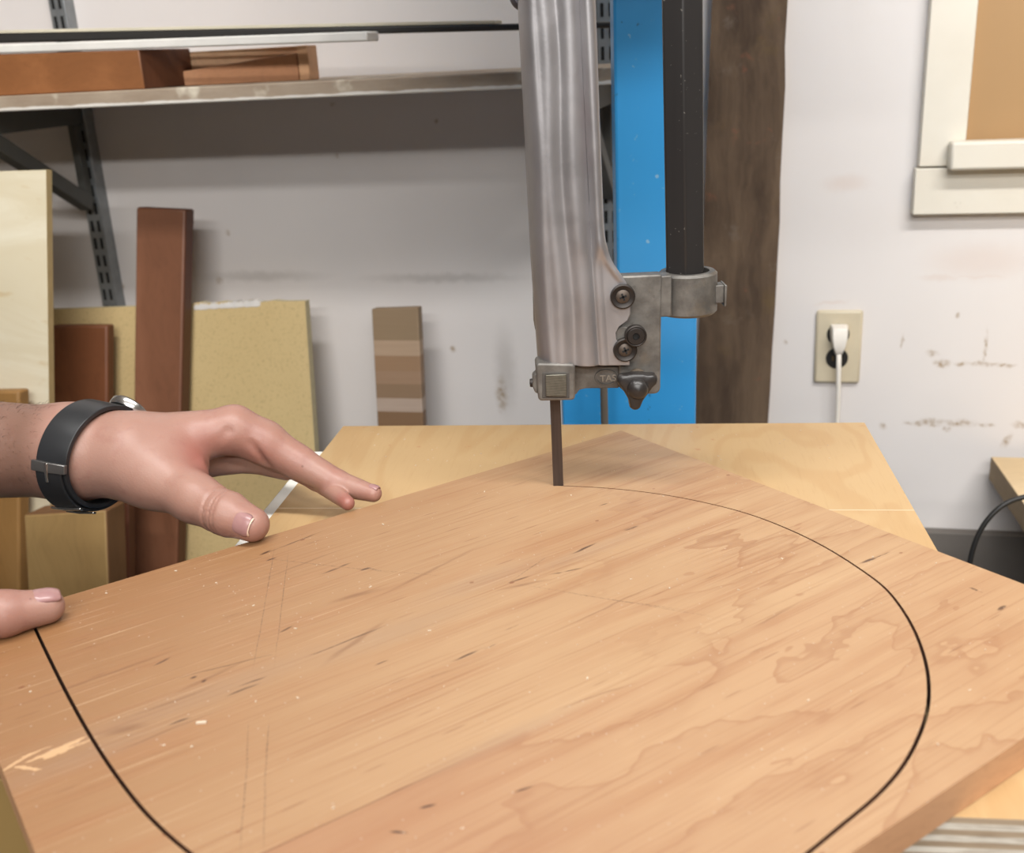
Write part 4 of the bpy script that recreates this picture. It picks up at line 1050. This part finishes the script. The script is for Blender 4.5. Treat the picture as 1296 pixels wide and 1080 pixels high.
def left_hand(P):
    fa = cone(P, elbL, larm, .046, .0425, ((0, .8, .6), 1.12)); fa = smin(fa, cone(P, larm, lw2, .0425, .0358), .02)
    d = smin(fa, cone(P, lw2, lw, .0358, .0325), .02)
    # palm: metacarpal rays
    for k_, (m_, r0, r1) in enumerate(zip(mcp, (.026, .024, .022, .021), (.0185, .0165, .0155, .0145))):
        w_ = lw + A3((0, .006 * k_, .004 * (1 - k_)))
        d = smin(d, cone(P, w_, m_, r0, r1), .012)
    # lower (thumb) side of the palm
    d = smin(d, cone(P, J(172, 588, .805), cmc, .028, .026), .02)
    th_ = cone(P, cmc, tmp, .0255, .0185)
    th_ = smin(th_, cone(P, tmp, tip_j, .0182, .0172), .008)
    th_ = smin(th_, cone(P, tip_j, ttip, .0168, .0132), .005)
    d = smin(d, th_, .014)
    # web between thumb and index
    d = smin(d, cone(P, J(214, 572, .81), J(248, 596, .800), .018, .011), .014)
    fI = cone(P, ind[0], ind[1], .0205, .0178); fI = smin(fI, cone(P, ind[1], ind[2], .0176, .0142), .006)
    fI = smin(fI, cone(P, ind[2], ind[3], .0140, .0116), .004); fI = smin(fI, cone(P, ind[3], ind[4], .0114, .0070), .003)
    fs = [fI]
    for jn, rs in ((mid_, (.0165, .0115, .0098, .0058)), (rin, (.0155, .0110, .0095, .0075)), (pin, (.0140, .0095, .0082, .0068))):
        g_ = cone(P, jn[0], jn[1], rs[0], rs[1]); g_ = smin(g_, cone(P, jn[1], jn[2], rs[1], rs[2]), .004); g_ = smin(g_, cone(P, jn[2], jn[3], rs[2], rs[3]), .003)
        fs.append(g_)
    f_ = fs[0]
    for g_ in fs[1:]: f_ = smin(f_, g_, .0018)
    # palm side of the finger roots, seen in the hollow between thumb and index
    pal = cone(P, J(262, 582, .850), J(318, 583, .862), .0150, .0105); pal = smin(pal, cone(P, J(318, 583, .862), J(362, 596, .868), .0105, .0085), .004)
    pal = smin(pal, cone(P, J(230, 575, .835), J(262, 584, .862), .020, .0135), .008)
    f_ = smin(f_, pal, .0022)
    d = smin(d, f_, .005)
    # creases
    def groove(c, ax, w, dep, rad):
        nonlocal d
        q = P - A3(c); t_ = q @ (A3(ax) / np.linalg.norm(ax)); r_ = np.sqrt((q * q).sum(-1))
        d = d + dep * np.exp(-(t_ / w) ** 2) * np.clip(1 - (r_ / rad) ** 4, 0, 1)
    axt = ttip - tip_j
    for off, dep in ((-.0080, .0019), (-.0048, .0014), (-.0015, .0022), (.0020, .0014)):
        groove(tip_j + axt / np.linalg.norm(axt) * off, axt + A3((.004, -.003, .004)), .0012, dep, .024)
    ax2 = ind[3] - ind[2]
    for off in (-.003, 0, .003): groove(ind[2] + ax2 / np.linalg.norm(ax2) * off, ax2, .0011, .0006, .018)
    groove(ind[3], ind[4] - ind[3], .0011, .0006, .015)
    def gline(pts, w, dep):
        nonlocal d
        e = None
        for a_, b_ in zip(pts, pts[1:]):
            f_ = cone(P, a_, b_, 0, 0); e = f_ if e is None else np.minimum(e, f_)
        d = d + dep * np.exp(-(e / w) ** 2)
    cl_ = [(288, 546, .812), (279, 560, .806), (270, 580, .802), (264, 604, .802)]
    gline([J(*c_) for c_ in cl_], .0045, .0045)
    gline([J(318, 562, .815), J(327, 573, .818), J(340, 592, .822)], .003, .003)
    return d
# --- right hand (lower one): only its thumb is in the picture
rt_ = onz(62, 788, BT)
thr = A3(onz(59, 768, BT + .0115))
def Jr(px, py, Y): return J(px, py, Y)
thr_ip = A3(onz(4, 777, BT + .0148))
thr_mcp = thr_ip + A3((-.034, -.012, .008)); 
rw = thr_mcp + A3((-.085, -.030, .004)); elbR = A3((-.78, .47, 1.06)); shR = A3((-.96, .38, 1.40))
cor_ = A3(FAR + U * W0)                     # left corner of the board
def right_hand(P):
    d = cone(P, elbR, rw, .045, .030)
    pm_ = thr_mcp + A3((-.035, .02, -.022))
    mc = [cor_ + A3((-.028, -.012 + .0 - i * .019, -.034 + .002 * i)) for i in range(4)]
    mc = [A3((m_[0] - .004 * i, m_[1] + .02, m_[2])) for i, m_ in enumerate(mc)]
    for m_ in mc: d = smin(d, cone(P, rw + (m_ - rw) * .12, m_, .024, .0145), .012)
    for i, m_ in enumerate(mc):
        L_ = (.040, .044, .041, .033)[i]
        a_ = m_ + A3((L_ * .75, .012, -.004)); b_ = a_ + A3((L_ * .5, .006, .006)); c_ = b_ + A3((L_ * .35, .003, .004))
        for q_ in (a_, b_, c_): q_[2] = min(q_[2], TT - .0115)
        f_ = cone(P, m_, a_, .0115, .0100); f_ = smin(f_, cone(P, a_, b_, .0098, .0088), .003); f_ = smin(f_, cone(P, b_, c_, .0088, .0074), .003)
        d = smin(d, f_, .005)
    t_ = cone(P, rw + A3((.02, -.005, -.002)), thr_mcp, .024, .0175); t_ = smin(t_, cone(P, thr_mcp, thr_ip, .0165, .0146), .006); t_ = smin(t_, cone(P, thr_ip, thr, .0146, .0115), .005)
    d = smin(d, t_, .010)
    q = P - thr_ip; ax = (thr - thr_ip) / np.linalg.norm(thr - thr_ip); tt_ = q @ ax
    for off in (-.002, .002): d = d + .0005 * np.exp(-((tt_ - off) / .0008) ** 2) * np.clip(1 - (np.sqrt((q * q).sum(-1)) / .018) ** 4, 0, 1)
    # flatten where the thumb presses on the board
    return d
HV = .00125
vl, fl = surfnet(left_hand, (-.74, .70, .985), (-.095, .965, 1.135), HV * 1.05)
vr, fr_ = surfnet(right_hand, (-.84, .40, .90), (-.28, .72, 1.125), .0019)
def body(P):
    hip = A3((-1.06, .60, .95)); chest = A3((-1.03, .60, 1.30)); neck = A3((-1.02, .60, 1.48))
    d = cone(P, hip, A3((-1.05, .60, 1.12)), .150, .135, ((1, 0, 0), 1.35)); d = smin(d, cone(P, A3((-1.05, .6, 1.12)), chest, .135, .160, ((1, 0, 0), 1.4)), .05)
    d = smin(d, cone(P, chest, A3((-1.03, .6, 1.42)), .155, .08, ((1, 0, 0), 1.2)), .06)
    d = smin(d, cone(P, A3((-1.03, .6, 1.42)), A3((-1.0, .6, 1.55)), .058, .055), .03)
    for s_, sh_, el_ in ((1, shL, elbL), (-1, shR, elbR)):
        d = smin(d, cone(P, sh_ + A3((-.06, -.05 * s_, .0)), sh_, .06, .060), .05); d = smin(d, cone(P, sh_, el_, .056, .044), .03)
        kn_ = A3((-1.03, .6 + .11 * s_, .50)); an = A3((-1.08, .6 + .13 * s_, .09))
        d = smin(d, cone(P, A3((-1.06, .6 + .085 * s_, .90)), kn_, .092, .060), .03); d = smin(d, cone(P, kn_, an, .060, .040), .02)
        d = smin(d, cone(P, A3((-1.10, .6 + .13 * s_, .04)), A3((-.93, .6 + .16 * s_, .032)), .042, .032), .02)
    hd = A3((-.99, .60, 1.655))
    h_ = ell(P, hd, (.098, .078, .115)); h_ = smin(h_, ell(P, hd + A3((.035, 0, -.065)), (.055, .052, .055)), .03)
    h_ = smin(h_, cone(P, hd + A3((.088, 0, .005)), hd + A3((.118, 0, -.028)), .008, .015), .012)
    for s_ in (1, -1):
        h_ = smin(h_, ell(P, hd + A3((-.005, .08 * s_, -.01)), (.018, .010, .032)), .006)
        h_ = -smin(-h_, (np.sqrt(((P - (hd + A3((.100, .032 * s_, .008)))) ** 2).sum(-1)) - .014), .01)
    h_ = smin(h_, cone(P, hd + A3((.085, -.02, -.062)), hd + A3((.085, .02, -.062)), .008, .008), .006)
    return smin(d, h_, .02)
vb, fb_ = surfnet(body, (-1.25, .30, .0), (-.60, .98, 1.80), .009)

def np_mesh(name, parts, mat, parent=None, red=None):
    vs, fs, b = [], [], 0
    for v, f in parts: vs.append(v); fs.append(f + b); b += len(v)
    v = np.concatenate(vs); f = np.concatenate(fs)
    me = bpy.data.meshes.new(name); me.from_pydata(v.tolist(), [], f.tolist()); me.materials.append(mat)
    me.polygons.foreach_set('use_smooth', [True] * len(me.polygons))
    if red is not None:
        at_ = me.attributes.new('redness', 'FLOAT', 'POINT'); at_.data.foreach_set('value', red(v).astype(np.float32))
    bm = bmesh.new(); bm.from_mesh(me); bmesh.ops.recalc_face_normals(bm, faces=bm.faces); bm.to_mesh(me); bm.free()
    o = bpy.data.objects.new(name, me); COL.objects.link(o)
    if parent: o.parent = parent
    return o
def redness(v):
    r = np.zeros(len(v))
    for c, rad, a in ((ind[2], .013, .8), (ind[3], .011, .9), (ind[4], .010, .35), (mid_[3], .012, .9), (J(262, 575, .79), .018, .8), (J(330, 575, .82), .018, .5), (mcp[0], .02, .4), (ttip, .014, .5), (thr_ip, .016, .6), (tip_j, .014, .35), (J(252, 560, .8), .02, .4)):
        r += a * np.exp(-((v - A3(c)) ** 2).sum(-1) / (rad * rad))
    return np.clip(r, 0, 1)
skin = NT('pale_pinkish_skin')
at_ = skin.n('ShaderNodeAttribute'); at_.attribute_name = 'redness'
base = skin.mix(skin.noise(skin.obj, 30, 4), lin((196, 146, 128)), lin((214, 168, 150)))
base = skin.mix(skin.math('MULTIPLY', at_.outputs['Fac'], .8), base, lin((190, 104, 92)))
base = skin.mix(skin.math('MULTIPLY', skin.rng(skin.noise(skin.obj, 75, 3, .5), .55, .72), .25), base, lin((176, 112, 100)))
# forearm browner above the watch
sx_ = skin.sep(skin.obj)
arm_ = skin.rng(sx_[0], -.355, -.39)
base = skin.mix(skin.math('MULTIPLY', arm_, .75), base, lin((138, 102, 84)))
fr2 = skin.vor(skin.obj, 70); frc = skin.sep(skin.vor(skin.obj, 70, 'Color'))
base = skin.mix(skin.math('MULTIPLY', skin.math('MULTIPLY', skin.rng(fr2, .10, .05), skin.rng(frc[0], .86, .88)), .5), base, lin((120, 70, 52)))
skin.bump(skin.math('ADD', skin.noise(skin.obj, 480, 4), skin.math('MULTIPLY', skin.vor(skin.obj, 620), .6)), .16, .0006)
skin.b.inputs['Subsurface Weight'].default_value = .18; skin.b.inputs['Subsurface Radius'].default_value = (.006, .0025, .0015); skin.b.inputs['Subsurface Scale'].default_value = .5
skin = skin.fin(base, .46, mul=.50)
person = np_mesh('person', [(vl, fl), (vr, fr_), (vb, fb_)], skin, None, redness)
sm_ = person.modifiers.new('soft', 'SMOOTH'); sm_.factor = .5; sm_.iterations = 1
tag(person, 'person at the left, bare forearm with black watch, both hands pressing on the reddish board', 'person')

# nails: curved patches carried by the finger tips
def nail(c_tip, c_joint, up, rad, length, width, back, name='fingernail', lift=.0006, mat=None):
    ax = A3(c_tip) - A3(c_joint); ax /= np.linalg.norm(ax); up = A3(up); up -= ax * (up @ ax); up /= np.linalg.norm(up); sd = np.cross(ax, up)
    rows = []
    nl, nw = 14, 12
    for i in range(nl + 1):
        f = i / nl; x_ = -back + length * f
        wsc = width * (1 - .32 * max(0, (.35 - f) / .35) ** 2) * (1 - .25 * max(0, (f - .85) / .15) ** 2)
        row = []
        for j in range(nw + 1):
            g_ = (j / nw) * 2 - 1; ang = g_ * wsc / 2 / rad
            rr = rad + lift - .0013 * max(0, (.2 - f) / .2) - .0011 * abs(g_) ** 5 - (max(0, x_) ** 2) / (2 * rad) * .8
            row.append(Vector(A3(c_tip) + ax * x_ + (up * math.cos(ang) + sd * math.sin(ang)) * rr))
        rows.append(row)
    o = MB().grid(rows).build(name, mat or nailm, person, smooth=True, origin=(0, 0, 0)); m_ = o.modifiers.new('t', 'SOLIDIFY'); m_.thickness = .0007; m_.offset = 0
    return o
nl_ = NT('pink_fingernail'); uvx = nl_.noise(nl_.obj, 120, 2)
nailm = nl_.fin(nl_.mix(uvx, lin((136, 98, 100)), lin((158, 122, 116))), .28)
vd_ = A3(CAM)
def toward(p, mixup=0.0, side=(0, 0, 0)):
    q = A3(CAM) - A3(p); q /= np.linalg.norm(q); return q * (1 - mixup) + A3((0, 0, 1)) * mixup + A3(side)
fe0 = simple('pale_nail', (176, 138, 122), .3, 0, .03, 60)
nail(ttip, tip_j, toward(ttip, 0, (.0, 0, -.22)), .0137, .0165, .0200, .0105, lift=.0003)
nail(ind[4], ind[3], (.1, .12, 1), .0072, .0090, .0095, .0045, lift=.0002)
nail(thr, thr_ip, A3((.02, -.22, 1)), .0121, .0190, .0175, .0105, lift=.0002)
# white free edge of the thumb nail
fe = simple('nail_free_edge', (204, 176, 156), .4, 0, .03, 60)
nail(ttip, tip_j, toward(ttip, 0, (0, 0, -.22)), .0137, .0011, .0180, -.0056, 'nail_edge', .0003, fe)

# arm hair
hm = simple('brown_arm_hair', (70, 48, 36), .6, 0, .1, 30)
hb = MB(); rh = random.Random(11)
axd = lw2 - larm; axL = np.linalg.norm(axd); axu = axd / axL
e1 = np.cross(axu, A3((0, 0, 1))); e1 /= np.linalg.norm(e1); e2 = np.cross(e1, axu)
for i in range(520):
    f = rh.random() ** 1.2 * 1.35 - .55; c = larm + axd * (f + .1)
    an = rh.uniform(-.3, math.pi * .75) 
    dr = -e1 * math.cos(an) * -1 + e2 * math.sin(an)
    # march to the skin
    t_ = .02
    for _ in range(8):
        v_ = float(left_hand((c + dr * t_)[None, None, None, :])[0, 0, 0]); t_ -= v_
    p0 = c + dr * (t_ - .0004); tan_ = axu * rh.uniform(.5, 1) + e1 * rh.uniform(-.3, .5) + A3((0, 0, rh.uniform(-.5, .1)))
    ln_ = rh.uniform(.004, .010)
    p1 = p0 + dr * ln_ * .35 + tan_ * ln_ * .45; p2 = p0 + dr * ln_ * .42 + tan_ * ln_ * .95
    hb.tube([p0, p1, p2], [.00009, .00008, .00003], 3, cap=False)
o = hb.build('arm_hair', hm, person, recalc=False, origin=(0, 0, 0)); o['kind'] = 'stuff'

# shirt and trousers (outside the picture) as children
shirtm = simple('dark_grey_cotton', (60, 62, 68), .9, 0, .1, 60); trm = simple('dark_blue_denim', (44, 52, 72), .9, 0, .15, 120); hairm = simple('brown_head_hair', (60, 42, 30), .7, 0, .2, 90)
def shirt(P):
    d = body(P) - .011
    cutz = np.maximum(.93 - P[..., 2], P[..., 2] - 1.475)
    lim = P[..., 0] - (-.735)
    return np.maximum(np.maximum(d, cutz), lim)
def trous(P): return np.maximum(np.maximum(body(P) - .012, P[..., 2] - .98), .10 - P[..., 2])
def hairf(P):
    hd = A3((-.99, .60, 1.655)); d = ell(P, hd + A3((-.012, 0, .012)), (.104, .088, .118)); return np.maximum(d, (P[..., 0] - hd[0]) * .8 - (P[..., 2] - hd[2]) * 1.0 + .02)
for nm, fn, lo_, hi_, mt in (('shirt', shirt, (-1.27, .28, .9), (-.68, 1.0, 1.5), shirtm), ('trousers', trous, (-1.27, .28, .06), (-.85, .95, 1.0), trm), ('hair', hairf, (-1.12, .48, 1.55), (-.86, .72, 1.80), hairm)):
    v, f = surfnet(fn, lo_, hi_, .010); np_mesh(nm, [(v, f)], mt, person)

shoem = simple('black_leather_shoe', (34, 30, 28), .5, 0, .1, 60); eyem = simple('white_of_the_eye', (226, 222, 216), .25, 0, .02, 30); irism = simple('dark_iris', (60, 44, 32), .2, 0, .1, 200)
for s_ in (1, -1):
    def shoe(P, s_=s_):
        d = cone(P, A3((-1.115, .6 + .13 * s_, .055)), A3((-.915, .6 + .165 * s_, .045)), .056, .044); d = smin(d, cone(P, A3((-1.09, .6 + .13 * s_, .06)), A3((-1.085, .6 + .13 * s_, .13)), .055, .055), .02)
        return np.maximum(np.maximum(d, .002 - P[..., 2]), P[..., 2] - .135)
    v, f = surfnet(shoe, (-1.22, .6 + .15 * s_ - .10, -.01), (-.83, .6 + .15 * s_ + .10, .16), .008); np_mesh('shoe', [(v, f)], shoem, person)
    ec = Vector((-.99 + .083, .60 + .032 * s_, 1.655 + .006))
    e_ = MB().lathe(ec, (1, 0, 0), [(0, -.011)] + [(.0115 * math.sin(math.radians(a)), -.0115 * math.cos(math.radians(a))) for a in range(20, 170, 15)] + [(0, .0115)], 20).build('eye', eyem, person, smooth=True, origin=(0, 0, 0))
    MB().lathe(ec + Vector((.0108, 0, -.001)), (1, 0, -.25), [(0, .0008), (.0035, .0006), (.0052, -.0006)], 18).build('iris', irism, e_, smooth=True, origin=(0, 0, 0))

# --- watch: band follows the wrist along a tilted loop
wcx = J(103, 571, .822)
px_ = [(157, 512, .835), (100, 526, .79), (68, 575, .78), (82, 622, .79), (132, 634, .82)]
P_ = [J(*q) for q in px_]
# plane through top, left bulge and bottom of the band
n_w = A3((1, .34, -.13)); n_w /= np.linalg.norm(n_w)
n_w = np.cross(A3(J(152, 512, .835)) - A3(J(85, 578, .783)), A3(J(140, 632, .82)) - A3(J(85, 578, .783))); n_w /= np.linalg.norm(n_w)
if n_w[0] < 0: n_w = -n_w
cW = J(124, 572, .820)
ea = np.cross(n_w, A3((0, 1, 0))); ea /= np.linalg.norm(ea); eb = np.cross(n_w, ea)
def skin_r(c, dr):
    t_ = .03
    for _ in range(14):
        v_ = float(left_hand((c + dr * t_)[None, None, None, :])[0, 0, 0]); t_ -= v_ * .8
    return t_
watch = empty('wrist_watch', Vector(cW) - Vector((0, 0, .04)), 'black strap wrist watch with silver buckle and keepers on the wrist of the upper hand', 'watch')
strapm = NT('black_rubber_strap'); _c = strapm.mix(strapm.noise(strapm.obj, 50, 4), lin((24, 25, 27)), lin((38, 39, 41))); strapm.bump(strapm.noise(strapm.obj, 300, 3), .1, .0005); strapm = strapm.fin(_c, .38)
silver = simple('polished_silver_steel', (190, 188, 184), .22, .95, .05, 60)
NW = 72; BW_ = .0255; TH_ = .0040
def loop(a, s, h):     # a: angle, s: across the band -0.5..0.5, h: height above the skin
    dr = ea * math.cos(a) + eb * math.sin(a); c = cW + n_w * (s * BW_)
    r_ = max(rcache(a, 0), rcache(a, .5), rcache(a, -.5)) * .5 + rcache(a, s) * .5
    return Vector(c + dr * (r_ + h))
_rc = {}
def rcache(a, s):
    k_ = (round(a % (2 * math.pi), 4), s)
    if k_ not in _rc: _rc[k_] = skin_r(cW + n_w * (s * BW_), ea * math.cos(a) + eb * math.sin(a))
    return _rc[k_]
def band(name, a0, a1, s0, s1, h0, h1, mat, n=NW, closed=False, bev=.0006):
    rows = []
    for i in range(n + 1):
        a = a0 + (a1 - a0) * i / n
        rows.append([loop(a, s0, h0), loop(a, s0, h1), loop(a, (s0 + s1) / 2, h1 + .0003), loop(a, s1, h1), loop(a, s1, h0), loop(a, (s0 + s1) / 2, h0), loop(a, s0, h0)])
    mb = MB().grid(rows)
    if not closed:
        b0 = 0; mb.f.append((0, 1, 2, 3, 4, 5)); mb.m.append(0); e_ = len(mb.v) - 7; mb.f.append((e_ + 5, e_ + 4, e_ + 3, e_ + 2, e_ + 1, e_)); mb.m.append(0)
    o = mb.build(name, mat, watch, smooth='auto', angle=50)
    m_ = o.modifiers.new('w', 'WELD'); m_.merge_threshold = .00005
    if bev: m2 = o.modifiers.new('b', 'BEVEL'); m2.width = bev; m2.segments = 2; m2.limit_method = 'ANGLE'; m2.angle_limit = .8
    return o
def ang_of(p):
    q = A3(p) - cW; q -= n_w * (q @ n_w); return math.atan2(q @ eb, q @ ea)
band('strap', 0, 2 * math.pi, -.5, .5, .0003, TH_, strapm, closed=True)
aB = ang_of(J(76, 590, .786)); aT = ang_of(J(155, 512, .85)); aK1 = ang_of(J(106, 625, .80)); aK2 = ang_of(J(122, 633, .81))
sg = 1 if ((aK1 - aB + math.pi) % (2 * math.pi) - math.pi) > 0 else -1
band('strap_tail', aB, aB + sg * 1.75, -.42, .42, TH_ + .0004, TH_ + .0026, strapm, 30)
# buckle frame: ring of four bars
for nm, a0, a1, s0, s1 in (('buckle', aB - .14, aB + .02, -.56, .56), ):
    band(nm, a0, a1, s0, s1, TH_ + .0002, TH_ + .0032, simple('dull_buckle_steel', (120, 118, 116), .35, .8, .1, 60), 6, bev=.0006)
band('buckle_tongue', aB - .14, aB + .16, -.05, .05, TH_ + .0033, TH_ + .0042, silver, 6, bev=.0002)
for a_ in (aB + sg * .80, aB + sg * 1.12):
    band('keeper_loop', a_ - .035, a_ + .035, -.54, .54, TH_ + .0028, TH_ + .0046, silver, 4, bev=.0004)
# watch case, at the far side of the wrist top
ca = ang_of(J(158, 512, .862)); drc = A3(np.array(loop(ca, 0, .004)) - cW); drc /= np.linalg.norm(drc); cc = loop(ca, 0, .0018)
MB().lathe(cc, drc, [(0, 0), (.0165, 0), (.0178, .002), (.0178, .006), (.0162, .0078), (.0150, .0080), (0, .0080)], 48).build('watch_case', silver, watch, smooth='auto')


# ================================================================= LIGHTS (ceiling tubes)
def tube_light(x, off, z, L, e, tilt=0, w=.12, col=(1, .98, .955)):
    d = bpy.data.lights.new('ceiling_tube', 'AREA'); d.shape = 'RECTANGLE'; d.size = L; d.size_y = w; d.energy = e; d.color = col
    o = bpy.data.objects.new('ceiling_tube', d); COL.objects.link(o); o.location = wall_pt(x, z, off); o.rotation_euler = (math.radians(tilt), 0, -TH)
    return o
tube_light(.25, 1.45, 2.6, 2.2, 52, 42)
tube_light(.3, 2.9, 2.6, 2.4, 42, 45)
tube_light(.3, 4.2, 2.6, 2.4, 50, 55)
w = bpy.data.worlds.new('world'); C.world = w; w.use_nodes = True
w.node_tree.nodes['Background'].inputs[0].default_value = (1, .98, .95, 1); w.node_tree.nodes['Background'].inputs[1].default_value = .02
C.view_settings.view_transform = 'Standard'; C.view_settings.look = 'None'; C.view_settings.gamma = 1; C.view_settings.exposure = 0.0
C.view_settings.use_curve_mapping = False
C.cycles.max_bounces = 8; C.cycles.diffuse_bounces = 5
